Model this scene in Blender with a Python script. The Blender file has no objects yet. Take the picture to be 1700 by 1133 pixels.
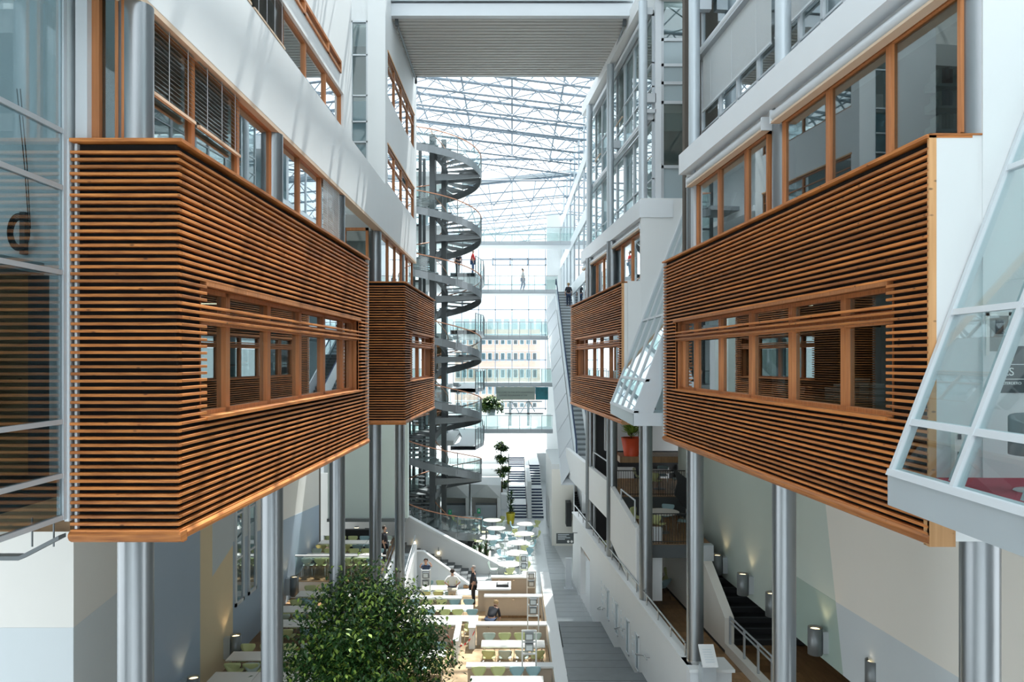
import bpy, bmesh, math, random
from mathutils import Vector, Matrix
from math import pi, sin, cos, radians as R
random.seed(7)
C = bpy.context.scene.collection
# ------------------------------------------------------------------ camera, world, sun, exposure
FPX, CX, HY = 1250.0, 850.0, 598.0          # focal length in pixels, principal column, horizon row (1700x1133)
cd = bpy.data.cameras.new('camera'); cam = bpy.data.objects.new('camera', cd); C.objects.link(cam)
cam.location = (0, 0, 0); cam.rotation_euler = (R(90), 0, 0)
cd.sensor_width = 36; cd.lens = 36*FPX/1700; cd.shift_y = (HY-566.5)/1700; cd.clip_start = .05; cd.clip_end = 600
bpy.context.scene.camera = cam
w = bpy.data.worlds.new('sky'); bpy.context.scene.world = w; w.use_nodes = True
nt = w.node_tree; bg = nt.nodes['Background']
bg.inputs[0].default_value = (.90, .96, 1.0, 1); bg.inputs[1].default_value = 2.0
sd = bpy.data.lights.new('sun', 'SUN'); sd.energy = 8.0; sd.angle = R(.6); sd.color = (1, .97, .92)
sun = bpy.data.objects.new('sun', sd); C.objects.link(sun)
sun.rotation_euler = Vector((-.12, -.45, -.95)).to_track_quat('-Z', 'Y').to_euler()
sc = bpy.context.scene
sc.view_settings.view_transform = 'Standard'; sc.view_settings.look = 'None'
sc.view_settings.gamma = 1; sc.view_settings.use_curve_mapping = False
sc.view_settings.exposure = 0.5
sc.cycles.max_bounces = 10; sc.cycles.transparent_max_bounces = 24; sc.cycles.diffuse_bounces = 5

# ------------------------------------------------------------------ materials
def newmat(name):
    m = bpy.data.materials.new(name); m.use_nodes = True
    return m, m.node_tree, m.node_tree.nodes['Principled BSDF']
def pm(name, col, rough=.6, metal=0., noise=0., scale=8., bump=0., emis=0., spec=.5, stretch=None):
    m, t, b = newmat(name)
    b.inputs['Base Color'].default_value = (*col, 1); b.inputs['Roughness'].default_value = rough
    b.inputs['Metallic'].default_value = metal; b.inputs['Specular IOR Level'].default_value = spec
    if emis:
        b.inputs['Emission Color'].default_value = (*col, 1); b.inputs['Emission Strength'].default_value = emis
    if noise or bump:
        tc = t.nodes.new('ShaderNodeTexCoord'); mp = t.nodes.new('ShaderNodeMapping')
        if stretch: mp.inputs['Scale'].default_value = stretch
        n = t.nodes.new('ShaderNodeTexNoise'); n.inputs['Scale'].default_value = scale; n.inputs['Detail'].default_value = 4
        t.links.new(tc.outputs['Object'], mp.inputs[0]); t.links.new(mp.outputs[0], n.inputs['Vector'])
        if noise:
            mx = t.nodes.new('ShaderNodeMix'); mx.data_type = 'RGBA'
            mx.inputs[6].default_value = (*[c*(1-noise) for c in col], 1); mx.inputs[7].default_value = (*[min(1, c*(1+noise)) for c in col], 1)
            t.links.new(n.outputs[0], mx.inputs[0]); t.links.new(mx.outputs[2], b.inputs['Base Color'])
        if bump:
            bp = t.nodes.new('ShaderNodeBump'); bp.inputs['Strength'].default_value = bump; bp.inputs['Distance'].default_value = .01
            t.links.new(n.outputs[0], bp.inputs['Height']); t.links.new(bp.outputs[0], b.inputs['Normal'])
    return m
def wood(name, c1, c2, knots=True, rough=.5, stretch=(4, 1.2, 60), sc_=1.0):
    m, t, b = newmat(name); L = t.links.new
    tc = t.nodes.new('ShaderNodeTexCoord'); mp = t.nodes.new('ShaderNodeMapping'); mp.inputs['Scale'].default_value = stretch
    oi = t.nodes.new('ShaderNodeObjectInfo'); ad = t.nodes.new('ShaderNodeVectorMath'); ad.operation = 'ADD'
    cmb = t.nodes.new('ShaderNodeCombineXYZ'); ml = t.nodes.new('ShaderNodeMath'); ml.operation = 'MULTIPLY'; ml.inputs[1].default_value = 37
    L(oi.outputs['Random'], ml.inputs[0]); L(ml.outputs[0], cmb.inputs[0]); L(ml.outputs[0], cmb.inputs[1])
    L(tc.outputs['Object'], ad.inputs[0]); L(cmb.outputs[0], ad.inputs[1]); L(ad.outputs[0], mp.inputs[0])
    n = t.nodes.new('ShaderNodeTexNoise'); n.inputs['Scale'].default_value = sc_; n.inputs['Detail'].default_value = 5; L(mp.outputs[0], n.inputs['Vector'])
    cr = t.nodes.new('ShaderNodeValToRGB'); cr.color_ramp.elements[0].position = .3; cr.color_ramp.elements[1].position = .7
    cr.color_ramp.elements[0].color = (*c1, 1); cr.color_ramp.elements[1].color = (*c2, 1); L(n.outputs[0], cr.inputs[0])
    hs = t.nodes.new('ShaderNodeHueSaturation'); mr = t.nodes.new('ShaderNodeMapRange')
    mr.inputs[3].default_value = .72; mr.inputs[4].default_value = 1.22; L(oi.outputs['Random'], mr.inputs[0]); L(mr.outputs[0], hs.inputs['Value']); L(cr.outputs[0], hs.inputs['Color'])
    out = hs.outputs[0]
    if knots:
        v = t.nodes.new('ShaderNodeTexVoronoi'); v.inputs['Scale'].default_value = 3.2
        mp2 = t.nodes.new('ShaderNodeMapping'); mp2.inputs['Scale'].default_value = (1.4, 1.4, 3); L(ad.outputs[0], mp2.inputs[0]); L(mp2.outputs[0], v.inputs['Vector'])
        k = t.nodes.new('ShaderNodeMapRange'); k.inputs[1].default_value = .07; k.inputs[2].default_value = .16; k.inputs[3].default_value = .35; k.inputs[4].default_value = 1
        L(v.outputs['Distance'], k.inputs[0])
        mx = t.nodes.new('ShaderNodeMix'); mx.data_type = 'RGBA'; mx.blend_type = 'MULTIPLY'; mx.inputs[0].default_value = 1
        L(out, mx.inputs[6]); L(k.outputs[0], mx.inputs[7]); out = mx.outputs[2]
    L(out, b.inputs['Base Color']); b.inputs['Roughness'].default_value = rough
    return m
def glass(name, tint=(.93, .97, .97), refl=1.0, rough=.0):
    m = bpy.data.materials.new(name); m.use_nodes = True; t = m.node_tree; t.nodes.clear(); L = t.links.new
    o = t.nodes.new('ShaderNodeOutputMaterial'); mx = t.nodes.new('ShaderNodeMixShader')
    tr = t.nodes.new('ShaderNodeBsdfTransparent'); tr.inputs[0].default_value = (*tint, 1)
    gl = t.nodes.new('ShaderNodeBsdfGlossy'); gl.inputs['Roughness'].default_value = rough; gl.inputs[0].default_value = (.95, .98, 1, 1)
    fr = t.nodes.new('ShaderNodeFresnel'); fr.inputs[0].default_value = 1.5
    ge = t.nodes.new('ShaderNodeNewGeometry'); io = t.nodes.new('ShaderNodeMapRange'); io.inputs[3].default_value = 1.5; io.inputs[4].default_value = 1/1.5
    L(ge.outputs['Backfacing'], io.inputs[0]); L(io.outputs[0], fr.inputs[0])
    mu = t.nodes.new('ShaderNodeMath'); mu.operation = 'MULTIPLY'; mu.use_clamp = True; mu.inputs[1].default_value = refl
    L(fr.outputs[0], mu.inputs[0]); L(mu.outputs[0], mx.inputs[0]); L(tr.outputs[0], mx.inputs[1]); L(gl.outputs[0], mx.inputs[2]); L(mx.outputs[0], o.inputs[0])
    return m
M = dict(
 slat=wood('slat_pine', (.29, .09, .02), (.60, .225, .055), stretch=(3, 1.2, 45)),
 frame=wood('frame_pine', (.34, .125, .04), (.50, .20, .07), knots=False, stretch=(30, 30, 1.2)),
 post=wood('post_pine', (.50, .26, .10), (.62, .34, .15), stretch=(20, 20, 1.0)),
 felt=pm('black_felt', (.009, .008, .008), .95, noise=.5, scale=3, bump=.3),
 white=pm('white_paint', (.69, .715, .72), .55, noise=.02, scale=1.5, bump=.04),
 white2=pm('cool_white_paint', (.70, .74, .77), .5, noise=.02, scale=2),
 cream=pm('cream_paint', (.80, .78, .72), .7, noise=.02, scale=1),
 offwhite=pm('warm_white_paint', (.74, .74, .71), .7, noise=.02, scale=1),
 tan=pm('sand_paint', (.78, .65, .43), .75, noise=.03, scale=1),
 blue=pm('dusty_blue_paint', (.40, .50, .61), .75, noise=.03, scale=1),
 greyblue=pm('grey_blue_paint', (.60, .66, .69), .75, noise=.02, scale=1),
 sage=pm('sage_green_paint', (.56, .64, .59), .75, noise=.03, scale=1),
 sage2=pm('deep_sage_paint', (.38, .49, .44), .75, noise=.03, scale=1),
 mint=pm('mint_paint', (.64, .75, .72), .7, noise=.02, scale=1),
 beige=pm('beige_soffit', (.62, .47, .34), .6),
 column=pm('grey_column_paint', (.27, .29, .305), .30, .85, noise=.04, scale=2),
 column2=pm('light_column_paint', (.50, .56, .60), .35, .3, noise=.03, scale=2),
 alu=pm('aluminium', (.50, .54, .57), .4, .4),
 alulight=pm('white_aluminium', (.60, .64, .67), .4, .1),
 apron=pm('grey_apron', (.50, .56, .60), .35, .35, noise=.03, scale=1),
 steel=pm('dark_steel', (.085, .095, .10), .45, .4, noise=.1, scale=5),
 steel2=pm('grey_steel', (.20, .22, .23), .4, .5, noise=.08, scale=5),
 truss=pm('truss_steel', (.19, .24, .29), .5, .1),
 inox=pm('brushed_steel', (.45, .46, .46), .25, .95),
 copper=pm('copper_handrail', (.45, .22, .13), .4, .3),
 dark=pm('dark_charcoal', (.02, .022, .024), .6),
 char=pm('charcoal_panel', (.07, .08, .085), .6),
 slate=pm('slate', (.12, .135, .145), .35, noise=.18, scale=3, bump=.05),
 sunlit_flag=pm('flagstone_sunlit_grey', (.27, .30, .315), .28, noise=.10, scale=3),  # lighter copy of the slate, with the walkway's sunlight put into the colour
 pale=pm('pale_stone_floor', (.42, .45, .46), .3, noise=.06, scale=1.5),
 oak=wood('oak_floor', (.36, .25, .14), (.50, .36, .22), knots=False, rough=.4, stretch=(3, 3, 1)),
 brown=wood('brown_wood_floor', (.20, .11, .045), (.33, .19, .085), knots=False, rough=.4, stretch=(8, 1.5, 1)),
 plank=wood('planking', (.20, .12, .06), (.36, .22, .11), knots=True, rough=.6, stretch=(2, 2, 30)),
 ribbed=pm('ribbed_wood', (.46, .40, .33), .7, noise=.06, scale=6),
 table=pm('table_laminate', (.74, .72, .68), .35),
 tabledge=pm('table_edge', (.30, .24, .17), .5),
 green=pm('pale_green_shell', (.52, .56, .27), .45, noise=.03, scale=4),
 bluech=pm('pale_blue_shell', (.27, .42, .46), .45, noise=.03, scale=4),
 greych=pm('grey_green_shell', (.42, .50, .45), .45, noise=.03, scale=4),
 chrome=pm('chrome', (.6, .6, .6), .2, 1),
 blind=pm('dark_blind_slat', (.17, .17, .16), .5, .1),
 blind2=pm('grey_blind_slat', (.60, .65, .67), .5, .1),
 spandrel=pm('blue_grey_spandrel', (.34, .42, .45), .15, .1),
 soffit=pm('ribbed_soffit', (.52, .52, .50), .5, .1),
 red=pm('red_carpet', (.33, .035, .06), .9, noise=.2, scale=60),
 greyfab=pm('grey_upholstery', (.14, .16, .17), .8),
 leaf=pm('leaf', (.022, .075, .014), .4, noise=.6, scale=2.5),
 leaf2=pm('fresh_highlight_leaf', (.24, .36, .06), .4, noise=.3, scale=3),  # potted plants' own green; on trees, highlights put into the colour
 bark=pm('bark', (.10, .075, .05), .9, noise=.3, scale=20, bump=.5),
 skin=pm('skin', (.55, .32, .23), .6), hair=pm('dark_hair', (.03, .02, .015), .7), greyhair=pm('grey_hair', (.25, .22, .2), .7), blond=pm('fair_hair', (.4, .27, .13), .7),
 black=pm('black_cloth', (.02, .022, .03), .8), navy=pm('navy_cloth', (.03, .05, .10), .8), jean=pm('blue_denim', (.06, .10, .2), .8),
 wcloth=pm('white_cloth', (.75, .75, .72), .8), beigec=pm('beige_cloth', (.5, .45, .36), .8),
 orange=pm('orange_pot', (.75, .09, .03), .45), yellow=pm('yellow_pot', (.62, .52, .03), .4), soil=pm('soil', (.05, .035, .02), .9),
 signbg=pm('banner_sage', (.42, .48, .42), .7), signdark=pm('sign_dark', (.06, .075, .08), .5), text=pm('white_print', (.85, .86, .84), .6), textd=pm('dark_print', (.14, .16, .16), .6),
 teal=pm('teal_print', (.03, .22, .26), .5, noise=.8, scale=1.6), exit=pm('exit_green', (.0, .22, .08), .5, emis=.25),
 brick=pm('salmon_brick', (.60, .42, .34), .9, noise=.1, scale=2), paper=pm('paper', (.7, .7, .68), .8), book=pm('book_red', (.16, .04, .05), .7), book2=pm('book_blue', (.07, .11, .2), .7), book3=pm('book_grey', (.35, .35, .35), .7),
 lamp=pm('warm_lamp', (1, .78, .45), .5, emis=3), panelamp=pm('ceiling_lamp', (1, .86, .62), .5, emis=2.5), tape=pm('red_tape', (.6, .03, .03), .6),
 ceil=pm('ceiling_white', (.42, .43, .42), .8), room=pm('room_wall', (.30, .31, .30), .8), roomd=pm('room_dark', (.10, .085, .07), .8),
 glass=glass('window_glass', (.66, .74, .74), 2.6), glassl=glass('clear_glass', (.80, .88, .88), 1.0), rglass=glass('roof_glass', (.92, .96, .97), .6),
 bglass=glass('balustrade_glass', (.89, .94, .93), 1.2), gblue=glass('blue_glass', (.66, .75, .77), 2.2),
)

# ------------------------------------------------------------------ mesh builder
NUM = ['first','second','third','fourth','fifth','sixth','seventh','eighth','ninth','tenth','eleventh']
def ident(p): return p
class MB:
    def __init__(s, T=ident): s.v = []; s.f = []; s.sm = []; s.mi = []; s.T = T; s.cur = 0
    def add(s, vs, fs, smooth=False):
        n = len(s.v); s.v += [tuple(s.T(v)) for v in vs]
        for f in fs: s.f.append([i+n for i in f]); s.sm.append(smooth); s.mi.append(s.cur)
    def box(s, x0, x1, y0, y1, z0, z1):
        s.add([(x0,y0,z0),(x1,y0,z0),(x1,y1,z0),(x0,y1,z0),(x0,y0,z1),(x1,y0,z1),(x1,y1,z1),(x0,y1,z1)],
              [(0,3,2,1),(4,5,6,7),(0,1,5,4),(1,2,6,5),(2,3,7,6),(3,0,4,7)]); return s
    def bev(s, x0, x1, y0, y1, z0, z1, e):            # box with its four long (y) edges bevelled
        pr = [(x0+e,z0),(x1-e,z0),(x1,z0+e),(x1,z1-e),(x1-e,z1),(x0+e,z1),(x0,z1-e),(x0,z0+e)]
        vs = [(x,y0,z) for x,z in pr]+[(x,y1,z) for x,z in pr]
        fs = [(i,(i+1)%8,(i+1)%8+8,i+8) for i in range(8)]+[tuple(range(7,-1,-1)),tuple(range(8,16))]
        s.add(vs, [tuple(reversed(f)) for f in fs]); return s
    def poly(s, pts, d):                                # polygon extruded by vector d
        n = len(pts); vs = [tuple(p) for p in pts]+[(p[0]+d[0],p[1]+d[1],p[2]+d[2]) for p in pts]
        s.add(vs, [tuple(range(n-1,-1,-1)),tuple(range(n,2*n))]+[(i,(i+1)%n,(i+1)%n+n,i+n) for i in range(n)]); return s
    def tube(s, pts, r, n=8, r2=None, cap=True):
        P = [Vector(p) for p in pts]; rings = []
        for i, p in enumerate(P):
            d = (P[min(i+1,len(P)-1)]-P[max(i-1,0)]).normalized()
            u = d.cross(Vector((0,0,1)));
            if u.length < .01: u = Vector((1,0,0))
            u.normalize(); v = d.cross(u); rr = r if r2 is None else r+(r2-r)*i/(len(P)-1)
            rings.append([p+u*rr*cos(2*pi*k/n)+v*rr*sin(2*pi*k/n) for k in range(n)])
        vs = [q for g in rings for q in g]
        fs = [(i*n+k,i*n+(k+1)%n,(i+1)*n+(k+1)%n,(i+1)*n+k) for i in range(len(P)-1) for k in range(n)]
        s.add(vs, [tuple(reversed(f)) for f in fs], n > 5)
        if cap: s.add(rings[0]+rings[-1], [tuple(range(n)), tuple(range(2*n-1,n-1,-1))])
        return s
    def lathe(s, c, prof, n=24, smooth=True):            # profile [(r,z)]
        vs = [(c[0]+r*cos(2*pi*k/n), c[1]+r*sin(2*pi*k/n), c[2]+z) for r, z in prof for k in range(n)]
        s.add(vs, [(i*n+k,i*n+(k+1)%n,(i+1)*n+(k+1)%n,(i+1)*n+k) for i in range(len(prof)-1) for k in range(n)], smooth)
        m = (len(prof)-1)*n; s.add(vs[:n], [tuple(range(n-1,-1,-1))]); s.add(vs[m:m+n], [tuple(range(n))]); return s
    def sheet(s, grid, th=0.):
        a, b = len(grid), len(grid[0]); vs = [p for g in grid for p in g]
        s.add(vs, [(i*b+j,i*b+j+1,(i+1)*b+j+1,(i+1)*b+j) for i in range(a-1) for j in range(b-1)], True); return s
    def build(s, name, mat, parent=None, mods=None):
        org = parent.get('_o', (0,0,0)) if parent else (0,0,0)
        me = bpy.data.meshes.new(name); me.from_pydata([(v[0]-org[0],v[1]-org[1],v[2]-org[2]) for v in s.v], [], s.f)
        me.polygons.foreach_set('use_smooth', s.sm); me.polygons.foreach_set('material_index', s.mi)
        for k in (mat if isinstance(mat, (list, tuple)) else [mat]): me.materials.append(M[k])
        me.update(); o = bpy.data.objects.new(name, me); C.objects.link(o)
        if parent: o.parent = parent; o['_o'] = org
        return o
def B(*a, T=ident): return MB(T).box(*a)
def thing(name, label, cat, loc=(0,0,0), group=None):
    o = bpy.data.objects.new(name, None); C.objects.link(o); o.location = loc; o.empty_display_size = .2
    o['_o'] = loc; o['label'] = label; o['category'] = cat
    if group: o['group'] = group
    return o
def tag(o, label, cat, group=None):
    o['label'] = label; o['category'] = cat
    if group: o['group'] = group
    return o
def stc(o, label=None):
    o['kind'] = 'structure'
    if label: o['label'] = label
    return o
def stuff(o): o['kind'] = 'stuff'; return o
def smt(name, label=None, loc=(0,0,0)):               # an Empty for a piece of the setting
    o = bpy.data.objects.new(name, None); C.objects.link(o); o.location = loc; o['_o'] = loc
    return stc(o, label)
def dup(root, loc, rz=0., label=None, group=None):
    r = root.copy(); C.objects.link(r); r.location = loc; r.rotation_euler = (0,0,rz)
    if label: r['label'] = label
    if group: r['group'] = group
    for ch in root.children:
        c = ch.copy(); C.objects.link(c); c.parent = r
        for g in ch.children:
            d = g.copy(); C.objects.link(d); d.parent = c
    return r
def textobj(s, size, loc, rot, mat, parent, name='lettering', align='CENTER', ext=.004):
    cu = bpy.data.curves.new(name, 'FONT'); cu.body = s; cu.size = size; cu.align_x = align; cu.align_y = 'CENTER'; cu.extrude = ext
    tmp = bpy.data.objects.new(name, cu); C.objects.link(tmp); bpy.context.view_layer.update()
    me = bpy.data.meshes.new_from_object(tmp.evaluated_get(bpy.context.evaluated_depsgraph_get())); bpy.data.objects.remove(tmp)
    me.materials.clear(); me.materials.append(M[mat]); o = bpy.data.objects.new(name, me); C.objects.link(o); org = parent.get('_o', (0,0,0))
    o.location = (loc[0]-org[0], loc[1]-org[1], loc[2]-org[2]); o.rotation_euler = rot; o.parent = parent; return o
# the two facades are not quite parallel to the view: skew a box laid out in (offset, Y, Z)
KL, KR, KF = .0229, -.0713, .007
def TL(p): return (p[0]+KL*p[1], p[1], p[2])
def TR(p): return (p[0]+KR*p[1], p[1], p[2])
def TF(p): return (p[0]+KF*p[1], p[1], p[2])
WN = [0]
def wname():
    WN[0] += 1; return 'window_%d' % WN[0]

# ------------------------------------------------------------------ setting: floors
FL = -11.2
stc(B(-30, 30, -8, 100, FL-.4, FL).build('floor', 'pale'))
# slate walkway on the right of the dining area, built of flags whose colour is lightened for sunlight
wk = smt('floor_walkway', 'grey slate walkway beside the dining area'); wk.name = 'floor.001'
y = 31.0; k = 0
while y < 62:
    x = 1.95
    d = .6 if y < 48 else 1.6
    xe = 5.75+KR*y
    while x < xe-.05:
        x1 = min(x+1.2, xe)
        if y < 48 : B(x+.008, x1-.008, y+.008, y+d-.008, FL, FL+.02+random.uniform(0,.004)).build('flagstone', 'sunlit_flag', wk)
        x = x1
    y += d
for i, (z, y0, y1, xl) in enumerate([(-10.78, 27.2, 31.0, 1.93), (-10.38, 24.0, 27.2, 1.80), (-9.97, 9.0, 24.0, 1.75)]):
    ld = smt('floor.%03d' % (i+2), ['lowest broad slate step', 'middle broad slate step', 'upper slate landing'][i])
    B(xl, 5.98+KR*y1, y0, y1, FL, z-.03).build('riser_block', 'slate', ld)
    yy = y1
    while yy > max(y0, 19):
        B(xl, 5.98+KR*yy, yy-.59, yy-.008, z-.03, z+random.uniform(0,.003)).build('paving_strip', 'slate', ld); yy -= .6
# central dining platforms of oak boards
def boarded(nm, label, x0, x1, y0, y1, z, mat, bw=.9):
    p = smt(nm, label)
    B(x0, x1, y0, y1, FL, z-.03).build('platform_base', 'offwhite', p)
    yy = y0
    while yy < y1-.01:
        ye = min(yy+bw, y1); B(x0, x1, yy+.004, ye-.004, z-.03, z).build('board', mat, p); yy = ye
    return p
boarded('floor.005', 'oak floor of the nearest dining platform', -4.3, 1.35, 14, 24.55, -10.62, 'oak')
boarded('floor.006', 'oak floor of the second dining platform', -4.3, 1.35, 24.55, 28.7, -10.88, 'oak')
boarded('floor.007', 'oak floor of the far dining platform', -4.3, 1.35, 28.7, 35.5, -11.1, 'oak')
boarded('floor.008', 'brown wooden floor of the left dining terrace', -9.6, -4.3, 12, 31.3, -9.9, 'brown')
boarded('floor.009', 'brown wooden floor of the raised rear dining terrace', -9.6, -5.6, 31.3, 39, -9.2, 'brown')
# right podium: brown floor behind the white parapet
pf = smt('floor.010', 'brown wooden floor of the right podium')
MB(TR).box(6.0, 13.5, 10, 36, -9.2, -8.83).build('platform_base', 'brown', pf)
yy = 14.
while yy < 36:
    MB(TR).box(6.1, 9.6, yy+.004, yy+.446, -8.83, -8.8).build('board', 'brown', pf); yy += .45

# ------------------------------------------------------------------ setting: left lower wall (X=-9.2) with painted fields
def zy(py, Y): return -(py-HY)*Y/FPX
XW = -9.2
wl = smt('wall_left', 'long left wall of the dining hall with painted fields')
stc(B(XW-.3, XW, 16.1, 35.9, -9.95, -2.2).build('wall_surface', 'offwhite', wl))
def Yl(px): return -XW*FPX/(CX-px)
def patch(parent, pts, mat, T=None, X=XW, e=.004, nrm=1, name='paint_field'):
    m = MB(T or ident); m.poly([(X, Y, Z) for Y, Z in pts], (e*nrm, 0, 0)); return m.build(name, mat, parent)
patch(wl, [(15.8,-9.9),(17.9,-9.9),(18.4,zy(960,18.4)),(15.8,-5.62)], 'greyblue')
patch(wl, [(18.0,-9.9),(22.2,-9.9),(22.2,-2.2),(19.2,-2.2)], 'blue', e=.006)
patch(wl, [(22.2,-9.9),(24.8,-9.9),(24.8,-2.2),(22.2,-2.2)], 'tan', e=.006)
patch(wl, [(23.1,-5.75-.9),(24.8,-6.1),(24.8,-2.2),(23.1,-2.2)], 'greyblue', e=.009)
patch(wl, [(24.8,-9.9),(35.9,-9.9),(35.9,-6.9),(27.2,-6.2),(24.8,-6.0)], 'blue', e=.006)
patch(wl, [(24.8,-6.0),(27.2,-6.2),(27.2,-2.2),(24.8,-2.2)], 'greyblue', e=.006)
for (a, b, z0, z1) in [(24.95, 25.75, -8.2, -3.2), (26.2, 27.0, -8.2, -3.2)]:
    wi = smt(wname(), None)
    m = MB()
    for q in [(a,a+.1,z0,z1),(b-.1,b,z0,z1),(a,b,z0,z0+.12),(a,b,z1-.12,z1)]: m.box(XW, XW+.06, *q)
    m.build('window_frame', 'alulight', wi); B(XW+.01, XW+.02, a+.1, b-.1, z0+.12, z1-.12).build('pane', 'gblue', wi)
    for zz in (-6.7, -5.2): B(XW+.01, XW+.04, a+.1, b-.1, zz, zz+.07).build('glazing_bar', 'alulight', wi)
wf = smt('wall_far_left', 'white wall on the left facing the camera with grey dado')
B(-22, XW, 15.8, 16.1, -10, 3).build('wall_surface', 'offwhite', wf)
B(-22, XW, 15.79, 15.8, -10, -5.62).build('paint_field', 'greyblue', wf)
# rear left wall, mint, over the raised terrace
stc(B(-9.2, -5.2, 37.6, 38.0, -7.9, 3).build('wall_rear_left', 'mint'))
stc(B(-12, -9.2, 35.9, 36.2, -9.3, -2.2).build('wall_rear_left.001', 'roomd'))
stc(B(-12, -5.7, 39.85, 40.1, -9.3, -6).build('wall_rear_left.002', 'offwhite'))
stc(B(-6.9, -5.6, 40.2, 40.9, -9.2, 1.6).build('wall_core', 'white'), 'white core wall behind the left columns')

# ------------------------------------------------------------------ setting: right lower wall
wr = smt('wall_right', 'sage green and white wall above the right podium')
AW = 8.9
MB(TR).box(AW, AW+.3, 9, 30.5, -7.3, -2.1).build('wall_surface', 'sage', wr)
def rp(pts, mat, e=.006): return patch(wr, pts, mat, TR, AW, e, -1)
rp([(9,-2.1),(9,-5.6),(17.75,-5.7),(18.55,-2.1)], 'cream')
rp([(9,-5.6),(9,-7.3),(17.4,-7.3),(17.75,-5.7)], 'greyblue')
rp([(17.75,-5.7),(17.4,-7.3),(20.0,-7.3),(20.0,-5.7)], 'sage2', .005)
MB(TR).box(AW-.03, AW, 19.96, 20.02, -7.3, -2.1).build('joint_strip', 'offwhite', wr)
MB(TR).box(AW-.03, AW, 12.9, 12.96, -7.3, -2.1).build('joint_strip', 'offwhite', wr)
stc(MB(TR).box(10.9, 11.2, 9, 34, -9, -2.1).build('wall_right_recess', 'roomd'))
# stair parapet and black stair under the green wall
pw = smt('wall_stair', 'white parapet wall of the black podium stair')
MB(TR).poly([(8.0,22.6,-8.8),(8.0,33,-8.8),(8.0,33,-6.2),(8.0,25.2,-6.2),(8.0,22.6,-7.75)], (.28,0,0)).build('wall_surface', 'cream', pw)
MB(TR).box(7.99, 8.0, 22.6, 34, -8.8, -8.72).build('skirting', 'dark', pw)
MB(TR).box(8.0, 8.25, 18.5, 22.6, -8.8, -8.5).build('kerb', 'cream', pw)
st = thing('staircase', 'black staircase under the sage green wall on the right', 'staircase', (7, 24, -8.8))
for i in range(8):
    MB(TR).box(8.3, 10.85, 23.2+i*.5, 31, -8.8+i*.17, -8.8+(i+1)*.17).build('step', 'dark', st)
    MB(TR).box(8.3, 10.85, 23.18+i*.5, 23.26+i*.5, -8.8+(i+1)*.17, -8.78+(i+1)*.17).build('nosing', 'char', st)
hr = thing('stair_railing', 'grey metal railing in front of the black stair at lower right', 'railing', (7, 20, -8.8))
for yy in (22.5, 21.4, 20.4, 19.5, 18.7):
    MB(TR).box(8.1, 8.15, yy-.03, yy+.03, -8.6, -7.7).build('post', 'alu', hr)
for dz in (-7.68, -7.82):
    MB(TR).tube([(8.12,22.5,dz),(8.12,18.5,dz)], .028).build('rail', 'alu', hr)

# ------------------------------------------------------------------ right podium parapet with street front
pp = smt('wall_podium', 'tall white podium wall beside the slate steps')
MB(TR).box(5.85, 6.1, 19.3, 33.5, FL, -7.85).build('wall_surface', 'white', pp)
MB(TR).box(5.85, 6.1, 36.0, 38.5, FL, -7.85).build('wall_surface', 'white', pp)
MB(TR).box(5.85, 6.1, 33.5, 36.0, -8.9, -7.85).build('lintel', 'white', pp)
MB(TR).box(5.82, 6.14, 19.2, 38.6, -7.85, -7.78).build('coping', 'white', pp)
MB(TR).box(5.85, 6.9, 19.0, 19.3, FL, -7.85).build('end_wall', 'white2', pp)
MB(TR).box(5.8, 6.95, 18.9, 19.7, -7.86, -7.78).build('coping', 'white', pp)
for i, yy in enumerate((24.4, 25.8, 27.6, 29.2)):
    wi = smt(wname()); hh = .75
    MB(TR).box(5.835, 5.855, yy, yy+.34, -10.1, -10.1+hh+.35).build('pane', 'spandrel', wi)
    m = MB(TR)
    for q in [(yy-.04,yy,-10.14,-8.96),(yy+.34,yy+.38,-10.14,-8.96),(yy-.04,yy+.38,-10.14,-10.1),(yy-.04,yy+.38,-9.0,-8.96)]: m.box(5.82, 5.855, *q)
    m.build('window_frame', 'alulight', wi)
rec = MB(TR)
for yy in [24.9,25.2,26.4,26.7,27.0,28.2,28.5,29.8,30.1,30.4,30.7]:
    for zz in [-9.9,-9.65,-9.4,-9.15]:
        if random.random() < .75: rec.box(5.838, 5.856, yy, yy+.1, zz, zz+.14)
rec.build('glass_block', 'greyblue', pp)
rl = thing('podium_railing', 'low steel railing on top of the white podium wall', 'railing', (4.2, 25, -7.8))
MB(TR).tube([(5.97,19.8,-7.45),(5.97,38.5,-7.45)], .03).build('rail', 'inox', rl)
yy = 19.8
while yy < 38.5: MB(TR).tube([(5.97,yy,-7.8),(5.97,yy,-7.45)], .022, 6).build('post', 'inox', rl); yy += 1.35
for i, (ya, yb, za, zb) in enumerate([(30.2, 31.0, -9.9, -10.25), (26.6, 27.6, -9.45, -9.85), (23.2, 24.3, -9.1, -9.5), (19.7, 21.2, -8.75, -9.15)]):
    h = thing('handrail', ['short steel wall handrail farthest down the slate steps', 'short steel wall handrail below the last slot window', 'short steel wall handrail on the blank middle of the podium wall', 'bent steel wall handrail nearest the podium wall end'][i], 'handrail', (4.4, ya, za))
    MB(TR).tube([(5.72,ya-.35,za),(5.72,ya,za),(5.72,yb,zb)], .024).build('rail', 'inox', h)
    MB(TR).tube([(5.72,ya-.2,za),(5.86,ya-.2,za)], .014, 6).build('bracket', 'inox', h); MB(TR).tube([(5.72,yb-.1,zb),(5.86,yb-.1,zb)], .014, 6).build('bracket', 'inox', h)

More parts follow.
